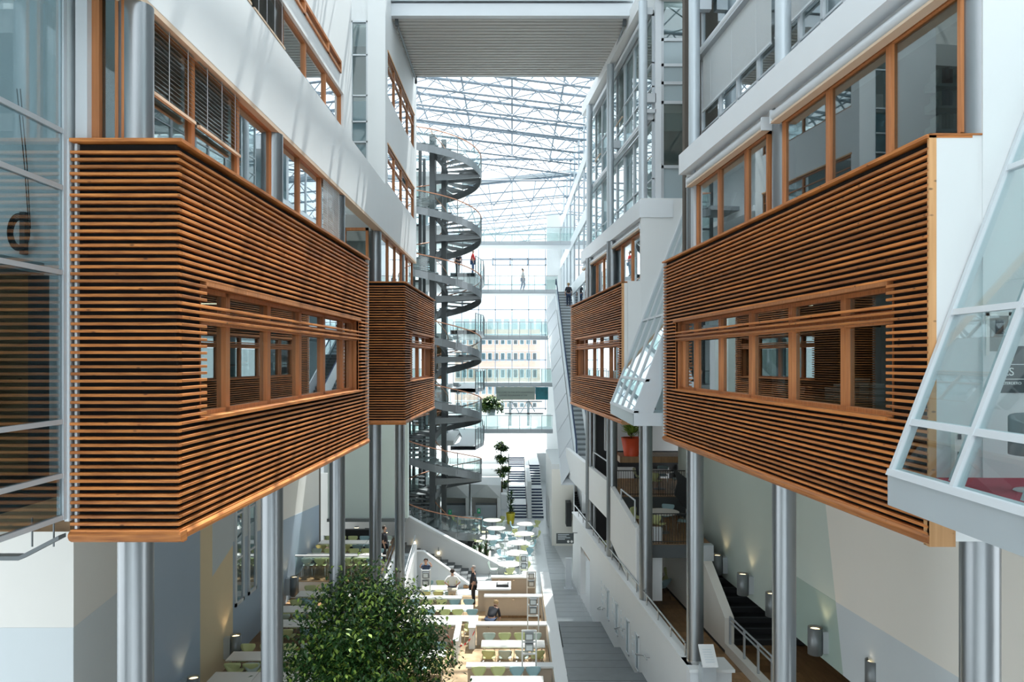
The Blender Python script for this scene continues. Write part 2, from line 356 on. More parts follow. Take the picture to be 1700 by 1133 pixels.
# ------------------------------------------------------------------ slatted timber bays
NS = 56; PITCH = 4.8/NS
def slat_z(i): return -2.16+.12+i*PITCH*.985
def timber_bay(label, side, T, af, ab, y0, y1, wy0, wy1, mull, post_end):
    s = 1 if side == 'L' else -1                       # direction of the inner face (towards the void)
    bay = thing('timber_bay', label, 'bay', (T((af,y0,0))[0], y0, -2.16))
    x = lambda d: af - s*d                             # d metres behind the face
    def xb(m, d0, d1, *q): a, b = sorted((x(d0), x(d1))); m.box(a, b, *q); return m
    WZ0, WZ1 = -.73, .95
    # felt backing with the window opening left out
    m = MB(T)
    xb(m, .085, .12, y0+.08, wy0, -2.1, 2.56); xb(m, .085, .12, wy1, y1, -2.1, 2.56)
    xb(m, .085, .12, wy0, wy1, WZ1, 2.56); xb(m, .085, .12, wy0, wy1, -2.1, WZ0)
    m.build('felt_backing', 'felt', bay)
    for i in range(NS-2):
        z = slat_z(i)
        over = z > .42 and z < .70
        segs = [(y0, y1)]
        if WZ0-.03 < z < WZ1+.0 and not over: segs = [(y0, wy0+.02), (wy1-.02, y1)]
        elif z < WZ0 and z+.04 > WZ0-.03: pass
        for a, b in segs:
            if side == 'L' and a == y0: a = y0+.077
            m = MB(T); a0, b0 = sorted((x(-.0), x(.075)))
            m.bev(a0, b0, a, b, z, z+.035, .004); m.build('slat', 'slat', bay)
    # top cap, bottom moulding, soffit
    m = MB(T); xb(m, -.03, .5, y0-.02 if side == 'R' else y0+.5, y1+.02, 2.57, 2.61); m.build('cap_board', 'slat', bay)
    m = MB(T); a, b = sorted((x(-.02), x(.16)))
    pr = [(x(.16),-2.16),(x(.05),-2.16),(x(.0),-2.13),(x(-.025),-2.09),(x(-.025),-2.06),(x(0),-2.03),(x(.16),-2.03)]
    ys_ = y0+.16 if side == 'L' else y0-.02; m.poly([(p,ys_,z) for p, z in pr], (0,y1-ys_+.02,0)); m.build('base_moulding', 'slat', bay)
    # reveal boards of the opening
    m = MB(T); xb(m, .0, .42, wy0, wy1, WZ1, WZ1+.05); m.build('head_board', 'frame', bay)
    m = MB(T); xb(m, -.02, .42, wy0, wy1, WZ0-.045, WZ0); m.build('sill_board', 'slat', bay)
    m = MB(T); xb(m, .07, .42, wy0-.02, wy0, WZ0, WZ1); m.build('side_board', 'frame', bay)
    m = MB(T); xb(m, .07, .42, wy1, wy1+.02, WZ0, WZ1); m.build('side_board', 'frame', bay)
    m = MB(T); xb(m, .10, .30, wy0, wy1, .47, .64); m.build('transom', 'frame', bay)
    fr = MB(T)
    for q in mull: xb(fr, .18, .31, q-.075, q+.075, WZ0, WZ1)
    xb(fr, .18, .32, wy0, wy1, WZ0, WZ0+.06); xb(fr, .18, .32, wy0, wy1, WZ1-.06, WZ1)
    f = fr.build('window_frame', 'frame', bay)
    es = [wy0]+sorted(mull)+[wy1]
    for a, b in zip(es[:-1], es[1:]):
        if b-a < .2: continue
        m = MB(T); xb(m, .245, .255, a+.08, b-.08, WZ0+.06, .45); m.build('pane', 'glass', f)
        m = MB(T); xb(m, .245, .255, a+.08, b-.08, .65, WZ1-.06); m.build('pane', 'glass', f)
    # carcass: floor and roof slab of the bay
    m = MB(T); xb(m, .12, 1.3, y0+.12, y1, -2.1, -1.85); m.build('floor_slab', 'felt', bay)
    m = MB(T); xb(m, .12, 1.3, y0+.12, y1, 1.35, 2.57); m.build('parapet', 'felt', bay)
    m = MB(T); xb(m, .0, .5, y1-.03, y1, -2.1, 2.57); m.build('end_panel', 'white', bay)
    if side == 'L':                                    # slatted front face towards the camera
        xl = ab
        B(xl+.03, T((af,y0,0))[0]-.07, y0+.085, y0+.12, -2.1, 2.56).build('felt_backing', 'felt', bay)
        for i in range(NS-2):
            z = slat_z(i); m = MB(lambda p: (p[1], p[0], p[2])); m.bev(y0, y0+.075, xl-random.uniform(.0,.012), T((af,y0,0))[0], z, z+.035, .004)
            m.f = [list(reversed(f)) for f in m.f]; m.build('slat', 'slat', bay)
        B(xl, T((af,y0,0))[0]+.04, y0-.03, y0+.5, 2.57, 2.61).build('cap_board', 'slat', bay)
        m = MB(); pr = [(.16,-2.16),(.05,-2.16),(.0,-2.13),(-.025,-2.09),(-.025,-2.06),(0,-2.03),(.16,-2.03)]
        m.poly([(xl-.02, y0+p, z) for p, z in pr], (T((af,y0,0))[0]+.025-xl+.02, 0, 0)); m.build('base_moulding', 'slat', bay)
        B(xl+.03, xl+.06, y0+.03, y0+.09, -2.0, 2.56).build('batten', 'alulight', bay)
    else:
        xs = T((af,y0,0))[0]
        B(xs-.0, xs+.085, y0-.02, y0+.02, -2.05, 2.6).build('corner_post', 'post', bay)
        B(xs+.085, ab, y0-.015, y0+.02, -2.1, 2.6).build('end_panel', 'white', bay)
        B(xs+.0, ab, y0-.03, y0+.3, 2.6, 2.62).build('cap_board', 'slat', bay)
        B(xs+.0, xs+.3, y0-.03, y0+.1, -2.16, -1.86).build('end_block', 'post', bay)
    return bay
aL = -4.123; aR = 5.442
bayL1 = timber_bay('large slatted timber bay nearest on the left with a long ribbon window', 'L', TL, aL, -5.2, 8.87, 19.35, 9.62, 18.5,
   [10.75, 12.45, 14.15, 15.8, 17.4, 18.3], False)
bayL2 = timber_bay('smaller slatted timber bay farther back on the left', 'L', TL, aL, -4.95, 25.0, 32.8, 26.6, 32.3, [27.6, 29.3, 31.0], False)
bayR1 = timber_bay('large slatted timber bay nearest on the right with a long ribbon window', 'R', TR, aR, 5.5, 8.72, 20.0, 9.566, 19.1,
   [11.0, 12.75, 14.5, 16.2, 17.9, 18.9], True)
bayR2 = timber_bay('smaller slatted timber bay farther back on the right', 'R', TR, aR, 4.7, 25.1, 36.5, 25.75, 35.0, [26.3, 28.0, 29.8, 31.4, 33.4, 33.6, 34.8], True)

# ------------------------------------------------------------------ columns
ordn = ['nearest', 'second', 'third', 'fourth', 'fifth', 'sixth']
for i, yy in enumerate((9.25, 14.5, 19.9, 25.45, 31.0)):
    x = -4.62
    c = thing('column', 'round grey metal-clad column, %s of the left row' % ordn[i], 'column', (x, yy, -9.9))
    MB().lathe((x,yy,0), [(.205,-10.0),(.205,4.34)], 40).build('shaft', 'column', c)
    MB().lathe((x,yy,0), [(.212,-9.95),(.212,-9.8)], 40).build('base_collar', 'inox', c)
for i, yy in enumerate((8.9, 14.1, 19.4, 24.5, 29.9, 34.8)):
    x, _, _ = TR((6.1 if i else 6.165,yy,0)); zb = -8.8 if i != 2 else -7.8
    c = thing('column', 'thick round grey column, %s of the right row' % ordn[i], 'column', (x, yy, zb))
    MB().lathe((x,yy,0), [(.215,zb),(.215,-1.78 if i == 3 else 4.7)], 40).build('shaft', 'column', c)
    if i < 3: MB().lathe((x,yy,0), [(.222,zb),(.222,zb+.12)], 40).build('base_collar', 'inox', c)
for i, (yy, zt, zb) in enumerate([(14.1,16,5.1), (19.4,16,5.1), (24.5,12,5.3), (29.9,12,5.2), (34.8,12,-8)]):
    if i >= 2: yy += .7
    x, _, _ = TR((6.1 if i < 2 else 6.2,yy,0)); x -= .02
    c = thing('column', 'slender light grey column above the ledge, %s of the upper right row' % ordn[i], 'column', (x, yy, zb))
    MB().lathe((x,yy,0), [(.145,zb),(.145,zt)], 32).build('shaft', 'column2', c)
    if i in (1,2,3):
        for zz in ((9.0,) if i == 1 else (8.25, 8.6)): B(x+.12, x+.42, yy-.1, yy+.1, zz, zz+(.3 if zz > 8.5 else .12)).build('bracket_box', 'alu', c)

# ------------------------------------------------------------------ glazing helper
def glazing(T, a, s, ys, z0, z1, fm, gm, fw=.055, fd=.09, bars=(), label=None, blind=None, opening=True):
    """one window per bay in plane offset a; s=+1 when the void lies towards +x"""
    for i, (y0, y1) in enumerate(zip(ys[:-1], ys[1:])):
        wi = smt(wname(), label, (T((a,y0,0))[0], y0, z0)); m = MB(T); lo, hi = sorted((a, a+s*fd))
        for q in [(y0,y0+fw,z0,z1),(y1-fw,y1,z0,z1),(y0,y1,z0,z0+fw),(y0,y1,z1-fw*1.3,z1)]: m.box(lo, hi, *q)
        for zz in bars: m.box(lo, hi, y0, y1, zz-.02, zz+.02)
        m.build('window_frame', fm, wi)
        m = MB(T); m.box(a+s*.03, a+s*.04, y0+fw, y1-fw, z0+fw, z1-fw); m.build('pane', gm, wi)
def blind(T, a, s, y0, y1, z0, z1, mat, label, cords=3, pitch=.05):
    b = thing('venetian_blind', label, 'blind', (T((a,y0,0))[0], y0, z0)); m = MB(T); z = z1-.03
    while z > z0+.03:
        dz = .032 if mat == 'blind2' else .02; o_ = .012 if mat == 'blind2' else .03; h_ = .012 if mat == 'blind2' else 0; m.poly([(a+s*h_, y0+.02, z), (a+s*(o_-h_), y0+.02, z-dz), (a+s*(o_-h_)+s*.001, y0+.02, z-dz-.003), (a+s*h_+s*.001, y0+.02, z-.003)], (0, y1-y0-.04, 0)); z -= pitch*(1.25 if mat == 'blind' else 1)
    stuff(m.build('slats', mat, b))
    m = MB(T); lo, hi = sorted((a-.005*s, a+s*.045)); m.box(lo, hi, y0+.02, y1-.02, z0-.01, z0+.03); m.build('bottom_rail', 'beige' if mat == 'blind' else mat, b)
    for k in range(cords):
        yy = y0+(k+.5)*(y1-y0)/cords; m = MB(T); m.box(*sorted((a+s*.04, a+s*.045)), yy-.004, yy+.004, z0, z1); m.build('cord', 'alulight', b)

# ------------------------------------------------------------------ left upper facade
wlu = smt('wall_left_upper', 'white upper wall of the left facade')
AF = -4.54
def fb(y0, y1, z0, z1, d=.25, mat='white', nm='wall_surface'): return MB(TF).box(AF-d, AF, y0, y1, z0, z1).build(nm, mat, wlu)
fb(3, 33.9, 4.42, 6.05)
MB(TF).box(AF-.3, AF-.002, 3, 33.9, 4.34, 4.42).build('soffit_strip', 'beige', wlu)
for a, b, z0, z1 in [(3,20.6,6.95,7.35),(3,20.6,7.66,9.9),(19.7,20.6,6.05,6.95),(19.3,20.6,7.35,7.66),(3,20.6,9.92,14.5)]: fb(a, b, z0, z1)
for a, b, z0, z1 in [(26,33.9,6.05,6.2),(26,33.9,7.55,9.3),(26,33.9,10.8,14),(26,26.4,6.2,7.55),(33.2,33.9,6.2,7.55),(26,26.4,9.3,10.8),(33.2,33.9,9.3,10.8)]: fb(a, b, z0, z1)
for z0, z1 in ((6.2,7.55),(9.3,10.8)):
    MB(TF).box(AF-.02, AF+.02, 26.35, 33.25, z1, z1+.06).build('window_lining', 'post', wlu)
B(-4.97, TF((AF,26,0))[0], 25.9, 26.15, 5.8, 14).build('pilaster', 'white', wlu)
B(-7.5, -4.95, 26.05, 26.3, 11.7, 14).build('header', 'white', wlu)
B(-7.5, -5.56, 26.05, 26.3, 5.8, 11.7).build('side_wall', 'white', wlu)
B(-7.5, TF((AF,20.6,0))[0], 20.5, 20.62, 6.0, 14).build('return_wall', 'white', wlu)
# slot window facing the camera
wi = smt(wname(), 'tall grey slot window in the left facade', (-5.5, 26, 6))
m = MB()
for q in [(-5.56,-5.5,6.0,11.7),(-5.03,-4.97,6.0,11.7)]: m.box(q[0],q[1],25.95,26.08,q[2],q[3])
for zz in (11.65, 10.5, 9.1, 8.2, 7.5, 6.7): m.box(-5.56,-4.97,25.95,26.08,zz,zz+.05)
m.build('window_frame', 'alu', wi); B(-5.5,-5.03,26.0,26.01,6.0,11.65).build('pane', 'gblue', wi)
for zz in (8.25, 7.55, 6.75): B(-5.5,-5.03,26.03,26.05,zz,zz+.7).build('spandrel_panel', 'spandrel', wi)
# ribbon windows
glazing(TF, AF-.22, 1, [9.05,10.85,12.6,14.35], 2.62, 4.4, 'frame', 'glass', label=None)
glazing(TF, AF-.22, 1, [14.65,16.15,17.9,19.7], 2.62, 4.4, 'frame', 'glass')
glazing(TF, AF-.16, 1, [6,7.6,9.4,11.2,13,14.8,16.4,18.1,19.7], 6.05, 6.95, 'frame', 'glass')
glazing(TF, AF-.05, 1, [6,8,10,12,14,16,18,19.3], 7.35, 7.66, 'frame', 'glass')
for z0, z1 in ((6.2,7.55),(9.3,10.8)): glazing(TF, AF-.12, 1, [26.4,28.1,29.8,31.5,33.2], z0, z1, 'frame', 'glass', bars=(z1-.45,))
glazing(TF, AF-.22, 1, [25.6,27.3,28.9,30.5,32.1,33.7], 2.62, 4.4, 'frame', 'glass')
blind(TF, AF-.1, 1, 9.1, 10.8, 3.38, 4.36, 'blind', 'dark venetian blind half lowered over the first window above the left bay')
blind(TF, AF-.1, 1, 10.9, 12.55, 3.38, 4.36, 'blind', 'dark venetian blind half lowered over the second window above the left bay')
blind(TF, AF-.1, 1, 17.95, 19.65, 2.65, 4.36, 'blind2', 'light venetian blind fully lowered above the far end of the left bay')
blind(TF, AF-.04, 1, 13.0, 14.75, 6.08, 6.93, 'blind', 'dark blind closed over an upper left window, second from its row end', 4, .03)
blind(TF, AF-.04, 1, 10.9, 12.9, 6.08, 6.93, 'blind', 'dark blind closed over the upper left window at the top frame edge', 4, .03)
# camera-facing window left of the first column and above the second bay
wi = smt(wname(), 'timber framed window facing the camera beside the first column', (-5, 9.2, 2.6))
m = MB(); m.box(-5.08,-4.99,9.1,9.25,2.6,4.6); m.box(-4.80,-4.70,9.1,9.25,2.6,4.6); m.box(-5.08,-4.7,9.1,9.25,4.5,4.6); m.build('window_frame', 'frame', wi)
B(-4.99,-4.80,9.17,9.18,2.6,4.5).build('pane', 'glass', wi)
B(-5.22,-5.08,9.0,9.3,2.6,4.6).build('jamb', 'alulight', wi)
wi = smt(wname(), 'timber framed window facing the camera above the second left bay', (-5, 25, 2.6))
m = MB(); m.box(-5.6,-5.52,25.0,25.12,2.6,4.4); m.box(-4.86,-4.78,25.0,25.12,2.6,4.4); m.box(-5.6,-4.78,25.0,25.12,4.3,4.4); m.build('window_frame', 'frame', wi)
B(-5.52,-4.86,25.05,25.06,2.6,4.3).build('pane', 'glass', wi)
# roller tracks above the upper windows

# ------------------------------------------------------------------ right upper facade
wru = smt('wall_right_upper', 'cool white ledges and bands of the right facade')
def rb(a0, a1, y0, y1, z0, z1, mat='white2', nm='band'): return MB(TR).box(a0, a1, y0, y1, z0, z1).build(nm, mat, wru)
rb(5.62, 6.9, 8.75, 19.2, 4.72, 5.22, nm='ledge'); rb(5.9, 6.5, 8.75, 18.9, 4.42, 4.72, 'white')
rb(6.0, 7.1, 24.9, 36.9, 4.72, 5.3, nm='ledge'); rb(6.2, 6.8, 25.1, 36.9, 4.42, 4.72)
rb(5.85, 6.15, 18.72, 18.95, 2.6, 4.72, 'alu', 'corner_post')
def rgl(ys, z0, z1, a=6.0, fm='frame', gm='glass', bars=(), fw=.06): glazing(TR, a, -1, ys, z0, z1, fm, gm, fw, .09, bars)
rgl([8.86,10.35,12.05,13.75], 2.62, 4.4); rgl([14.4,15.5,17.1,18.7], 2.62, 4.4)
rgl([25.3,27.0,28.7,30.3], 2.62, 4.4, 6.3); rgl([30.7,32.3,33.9,35.6,36.8], 2.62, 4.4, 6.3)
for yy in (25.15, 30.5, 36.9): rb(6.25, 6.5, yy-.12, yy+.12, 2.6, 4.45, 'alu', 'pier')
for i, (a, b, c, d, z, r) in enumerate([(5.82, 0, 8.8, 13.8, 4.47, .11), (5.82, 0, 14.2, 18.9, 4.47, .11), (6.1, 0, 25.1, 30.4, 4.47, .07), (6.1, 0, 30.6, 36.8, 4.47, .07), (6.45, 0, 13.9, 20.1, 8.16, .11), (6.45, 0, 3, 13.3, 8.16, .11), (6.4, 0, 25.3, 37.5, 8.2, .10), (6.4, 0, 25.3, 37.5, 11.75, .10)]):
    t = thing('awning_housing', 'white awning housing ' + ['over the nearest timber windows on the right', 'over the timber windows at the far end of the near right bay', 'over the near timber windows above the small right bay', 'over the far timber windows above the small right bay', 'above the large grey lowered blind', 'at the top right above a blind', 'between the upper storeys beyond the slender columns', 'high under the eaves slab'][i], 'awning', (TR((a,c,z))[0], c, z))
    MB(TR).tube([(a,c,z),(a,d,z)], r, 16).build('housing', 'alulight', t)
    MB(TR).box(a-r*.9, a+r*.6, c, d, z-r-.03, z-r+.01).build('bottom_rail', 'beige' if i < 4 else 'alu', t)
    for e in (c, d): MB(TR).box(a-r, a+r*1.3, e-.02, e+.02, z-r-.03, z+r).build('end_cap', 'alulight', t)
ub = [3,5,7,9,10.9,12.7,13.5,14.4,15.2,16.4,17.6,18.8,20.2]
rgl(ub, 5.22, 8.05, 6.6, 'alu', 'glass', (6.1,), .05)
rgl([13.5,15.2,17.6,20.2], 8.3, 10.9, 6.6, 'alu', 'gblue', (9.3,), .05)
rgl([13.5,15.2,17.6,20.2], 10.9, 14, 6.6, 'alu', 'gblue', (12.,), .05)
blind(TR, 6.5, -1, 15.6, 20.0, 6.57, 8.05, 'blind2', 'large grey external blind lowered between the slender columns', 3, .035)
blind(TR, 6.5, -1, 9.0, 15.4, 6.57, 8.05, 'blind2', 'grey external blind half lowered right of the second slender column', 5, .035)
ys2 = [25.3,26.6,28.0,29.6,31.0,32.6,34.2,35.8,37.4]
rgl(ys2, 5.22, 8.1, 6.6, 'alu', 'glassl', (6.1,), .06); rgl(ys2, 8.3, 11.65, 6.6, 'alu', 'glassl', (9.2, 10.0), .06)
blind(TR, 6.5, -1, 29.7, 31.0, 9.6, 11.6, 'blind', 'dark blind lowered under the eaves behind the fourth slender column', 1, .05)
blind(TR, 6.5, -1, 34.3, 35.7, 9.4, 11.6, 'blind', 'dark blind lowered near the far end under the eaves', 1, .05)
# eaves slab
ev = MB(); ev.poly([(4.33,25.9,12.05),(7,25.9,12.05),(7,37.2,12.05),(3.45,37.2,12.05)], (0,0,.55)); ev.build('eaves_slab', 'white', wru)
B(4.9, 9, 25.0, 25.3, 12.0, 15).build('end_wall', 'white', wru)
B(4.6, 5.6, 20.4, 27, 12.8, 13.6).build('beam', 'white2', wru)
# camera-facing glazed end wall of the rear block
Y2 = 25.2
for z0, z1, gm in [(5.3,6.45,'spandrel'),(6.45,8.6,'glass'),(8.6,9.25,'spandrel'),(9.25,9.85,'spandrel'),(9.85,10.7,'spandrel'),(10.7,12.6,'glass')]:
    wi = smt(wname(), None, (5, Y2, z0)); m = MB()
    for q in [(4.97,5.07,z0,z1),(6.03,6.1,z0,z1),(4.97,6.1,z0,z0+.06),(4.97,6.1,z1-.04,z1)]: m.box(q[0],q[1],Y2-.05,Y2+.05,q[2],q[3])
    m.build('window_frame', 'alu', wi); B(5.07,6.03,Y2-.005,Y2+.005,z0+.06,z1-.04).build('pane' if gm == 'glass' else 'spandrel_panel', gm, wi)
B(4.78, 4.98, Y2-.1, Y2+.1, 5.3, 12).build('corner_mullion', 'alulight', wru)
# white end wall of the rear block with the sloping lean-to edge
B(4.27, 9, 24.93, 25.15, -2.1, 5.36).build('end_wall', 'white', wru)
B(3.84, 5.5, 24.96, 25.05, -2.1, 2.62).build('end_wall', 'white', wru)
# wall facing the camera at the near right
wn = smt('wall_near_right', 'white wall facing the camera at the right edge')
B(5.43, 12, 8.68, 8.74, -1.4, 9.5).build('wall_surface', 'white', wn)
B(4.9, 5.6, 8.745, 8.8, -2.1, 2.6).build('wall_surface', 'white', wn)

# ------------------------------------------------------------------ sloped glass lean-tos on the right
def leanto(label, x0, zb, zt, y0, y1, zglass, slope, top, ys, trs, endface, gm):
    t = thing('sloped_glazing', label, 'glazed bay', (x0, y0, zb))
    P = lambda z, Y, d=0.: (x0+(z-zglass)*slope+d, Y, z)
    # apron
    B(x0-.03, x0+.25, y0, y1, zb, zglass-.0).build('apron_panel', 'apron', t)
    B(x0+.26, x0+2.6, y0, y1, zb, zb+.12).build('floor_slab', 'apron', t)
    m = MB(); B0 = .05
    def bar(m, Y, w=.05, z0=zglass, z1=top):
        m.poly([P(z0,Y-w,-.04), P(z1,Y-w,-.04), P(z1,Y-w,.08), P(z0,Y-w,.08)], (0,2*w,0))
    for Y in ys:
        m = MB(); bar(m, Y, .032); m.build('mullion', 'alulight', t)
    for z in trs:
        m = MB(); m.poly([P(z-.035,y0,-.03),P(z+.035,y0,-.03),P(z+.035,y0,.07),P(z-.035,y0,.07)], (0,y1-y0,0)); m.build('transom', 'alulight', t)
    m = MB(); m.poly([P(zglass-.02,y0,-.05),P(zglass+.05,y0,-.05),P(zglass+.05,y0,.1),P(zglass-.02,y0,.1)], (0,y1-y0,0)); m.build('sill', 'alulight', t)
    ys2 = sorted(ys); zs = [zglass]+list(trs)+[top]
    for a, b in zip(ys2[:-1], ys2[1:]):
        for c, d in zip(zs[:-1], zs[1:]):
            m = MB(); m.poly([P(c+.03,a+.03),P(d-.03,a+.03),P(d-.03,a+.03,.012),P(c+.03,a+.03,.012)], (0,b-a-.06,0)); m.build('pane', gm, t)
    return t, P
ln1, P1 = leanto('sloped glass lean-to with grey apron at the right edge of the picture', 4.36, -1.67, 0, 3.0, 8.68, -1.3, .38, 4.5,
   [8.64, 7.45, 6.3, 5.15, 4.0, 3.05], [-.71, .55, 2.2], False, 'glassl')
# inner steel props of the near lean-to
for Y in (8.1, 6.95):
    m = MB(); m.poly([P1(-1.3,Y-.03,.35),P1(4.4,Y-.03,.35),P1(4.4,Y-.03,.42),P1(-1.3,Y-.03,.42)], (0,.06,0)); m.build('inner_prop', 'alulight', ln1)
B(4.6, 9, 3, 8.7, -1.5, -1.36).build('carpet', 'red', ln1)
ln2, P2 = leanto('sloped glass lean-to with a silver base between the two right bays', 3.29, -1.77, 0, 20.2, 24.95, -1.42, .38, 5.35,
   [24.9, 23.75, 22.6, 21.45, 20.3], [-.55, 1.3], False, 'glassl')
m = MB(); m.poly([P2(-1.42,20.2,-.03),P2(5.3,20.2,-.03),P2(5.3,20.2,.5),P2(-1.42,20.2,.5)], (0,.08,0)); m.build('end_cheek', 'apron', ln2)
B(3.26, 5.5, 20.18, 20.26, -1.77, -1.42).build('end_panel', 'apron', ln2)
B(3.8, 4.1, 21.5, 21.6, -1.42, -1.1).build('inner_prop', 'dark', ln2)

# things in the near lean-to
ch = thing('lounge_chair', 'grey swivel lounge chair on the red carpet behind the sloped glass', 'chair', (5.45, 7.75, -1.36))
m = MB(); g = []
for i in range(13):
    a = R(-115+230*i/12); g.append([(5.45+.30*sin(a), 7.75+.27*cos(a), z) for z in (-.98,-.82,-.62+.06*cos(a))])
m.sheet(g); m.build('backrest', 'greyfab', ch).modifiers.new('s', 'SOLIDIFY').thickness = .06
MB().lathe((5.45,7.75,0), [(.05,-1.0),(.25,-.98),(.27,-.92),(.24,-.88),(.05,-.87)], 24).build('seat', 'greyfab', ch)
MB().tube([(5.45,7.75,-1.34),(5.45,7.75,-.98)], .035, 12).build('pedestal', 'chrome', ch)
MB().lathe((5.45,7.75,0), [(.25,-1.355),(.24,-1.345),(.05,-1.33)], 24).build('base_plate', 'chrome', ch)
ps = thing('poster', 'dark poster with green script and large white ES lettering behind sloped glass', 'poster', (5.85, 8.69, .06))
B(5.62, 6.1, 8.675, 8.70, -.38, .16).build('board', 'char', ps)
textobj('ES', .13, (5.72, 8.672, -.14), (R(90),0,0), 'text', ps)
textobj('he', .12, (5.72, 8.672, .03), (R(90),0,0), 'green', ps)
B(5.64, 5.9, 8.67, 8.676, -.055, -.047).build('rule', 'text', ps); B(5.64, 5.9, 8.67, 8.676, -.225, -.217).build('rule', 'text', ps)
textobj('LEERDERO', .045, (5.76, 8.672, -.27), (R(90),0,0), 'text', ps)
pf_ = thing('picture_frame', 'small picture with a pale frame on the wall behind the sloped glass', 'picture', (5.6, 8.69, .35))
m = MB(); m.box(5.46,5.50,8.67,8.70,.05,.55); m.box(5.72,5.76,8.67,8.70,.25,.55); m.box(5.46,5.76,8.67,8.70,.51,.55); m.build('frame', 'offwhite', pf_)
B(5.5,5.72,8.674,8.70,.1,.51).build('print', 'room', pf_); B(5.57,5.66,8.668,8.69,.3,.46).build('motif', 'dark', pf_)
sp = thing('socket_post', 'white trunking post with two sockets behind the sloped glass', 'socket', (5.12, 8.65, -1.3))
B(5.07,5.17,8.62,8.70,-1.36,-.78).build('post', 'offwhite', sp)
for z in (-.88,-1.08): B(5.10,5.14,8.61,8.625,z-.03,z+.03).build('socket', 'char', sp)

# ------------------------------------------------------------------ left glazed front beside the first bay
wlg = smt('wall_left_glazed', 'tall glazed wall on the left edge with grey transoms')
XG = -5.26; zs = [-1.84,-1.35,-.72,1.02,2.01,2.67,5.2,8]
for k, z in enumerate(zs[:-1]): B(XG-.04, XG+.03, 2, 8.8, z-.028, z+.028).build('transom', 'alu', wlg)
B(XG-.05, XG+.035, 8.78, 8.85, -1.87, 8).build('mullion', 'alu', wlg)
B(XG-.05, XG+.035, 5.6, 5.66, -1.87, 8).build('mullion', 'alu', wlg)
for a, b in zip(zs[:-1], zs[1:]):
    for ya, yb in ((2, 5.6), (5.66, 8.78)): B(XG, XG+.01, ya, yb, a+.028, b-.028).build('pane', 'gblue', wlg)
B(XG-.0, XG+.05, 8.85, 9.0, -1.9, 2.6).build('jamb', 'alulight', wlg)
we = smt('wall_left_room', 'end wall of the room behind the left glazed wall')
B(-11, XG-.02, 8.95, 9.1, 1.0, 8).build('wall_surface', 'greyblue', we)
z = -1.35
while z < .98: B(-11, -5.72, 8.93+random.uniform(0,.015), 9.0, z, z+.115).build('plank', 'plank', we); z += .12
B(-5.72, -5.47, 8.9, 9.0, -1.4, 1.0).build('door_leaf', 'char', we); B(-5.47, -5.3, 8.9, 9.0, -1.4, 1.0).build('jamb', 'greyblue', we)
stc(B(-11, XG-.05, 2, 9, -1.6, -1.38).build('floor.011', 'char')); stc(B(-11, XG-.3, 2, 9, 1.02, 1.15).build('ceiling.001', 'ceil'))
stc(B(-11.2, -11, 2, 9, -2, 8).build('wall_left_room.001', 'room'))
cb = thing('cable_coil', 'black cable coiled on a wall hanger behind the left glazing', 'cable', (-5.78, 8.9, 1.5))
m = MB()
for k in range(5):
    r = .125+.012*k; m.tube([(-5.78+r*.75*cos(a*pi/12), 8.86-.01*k, 1.5+r*1.25*sin(a*pi/12)) for a in range(25)], .008, 5, cap=False)
m.build('coil', 'dark', cb); B(-5.81,-5.75,8.88,8.95,1.25,1.75).build('hanger', 'char', cb)
m = MB(); m.tube([(-5.68,8.88,1.55),(-5.72,8.88,2.3),(-5.8,8.88,3.2)], .006, 5); m.tube([(-5.70,8.88,1.6),(-5.75,8.88,2.3),(-5.84,8.88,3.2)], .006, 5); m.build('hanging_cable', 'dark', cb)
sc_ = thing('projection_screen', 'white board standing in the room behind the left glazing', 'board', (-6.1, 8.6, -1.3))
B(-6.5,-6.03,8.6,8.63,-.95,.08).build('board', 'wcloth', sc_); B(-5.98,-5.94,8.6,8.64,-1.38,-.35).build('leg', 'alu', sc_)
tr_ = thing('cable_tray', 'dark metal cable tray hanging under the left glazing', 'tray', (-6, 9, -2.3))
MB().poly([(-6.4,9.0,-2.4),(-5.9,9.0,-2.4),(-5.42,9.0,-2.15),(-5.42,9.0,-2.1),(-5.9,9.0,-2.35),(-6.4,9.0,-2.35)], (0,.15,0)).build('tray', 'steel2', tr_)
for x in (-5.78,-5.52): MB().tube([(x,9.07,-1.9),(x,9.07,-2.25)], .012, 6).build('hanger', 'steel2', tr_)

# ------------------------------------------------------------------ office interiors: slabs, back walls, things inside
for i, (z0, z1) in enumerate([(-2.1,-1.86),(1.35,1.75),(4.5,5.1),(7.7,8.3),(11.0,11.8)]):
    stc(B(-12, -4.95, 9.3, 20.4, z0, z1).build('ceiling.%03d' % (10+i), 'ceil')); stc(B(-12, -5.6 if i < 1 else -4.95, 26.4 if i > 1 else 20.4, 34, z0, z1).build('ceiling.%03d' % (30+i), 'ceil'))
    stc(MB(TR).box(6.12 if i < 3 else 6.72, 14, 9.0, 20.2, z0, z1).build('ceiling.%03d' % (20+i), 'ceil')); stc(MB(TR).box(6.42 if i < 3 else 6.72, 14, 25.3, 36.5, z0, z1).build('ceiling.%03d' % (40+i), 'ceil'))
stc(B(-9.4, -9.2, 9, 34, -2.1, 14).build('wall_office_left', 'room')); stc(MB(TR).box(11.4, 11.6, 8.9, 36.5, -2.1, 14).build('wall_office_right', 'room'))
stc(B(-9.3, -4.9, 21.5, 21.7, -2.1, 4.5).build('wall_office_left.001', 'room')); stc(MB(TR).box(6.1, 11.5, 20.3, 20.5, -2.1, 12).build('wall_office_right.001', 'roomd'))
stc(B(-9.3, -5.4, 9.2, 9.3, -2.1, 2.6).build('wall_office_left.002', 'plank'))
stc(B(5.55, 11, 9.0, 9.1, -2.1, 2.62).build('wall_office_right.002', 'plank'))
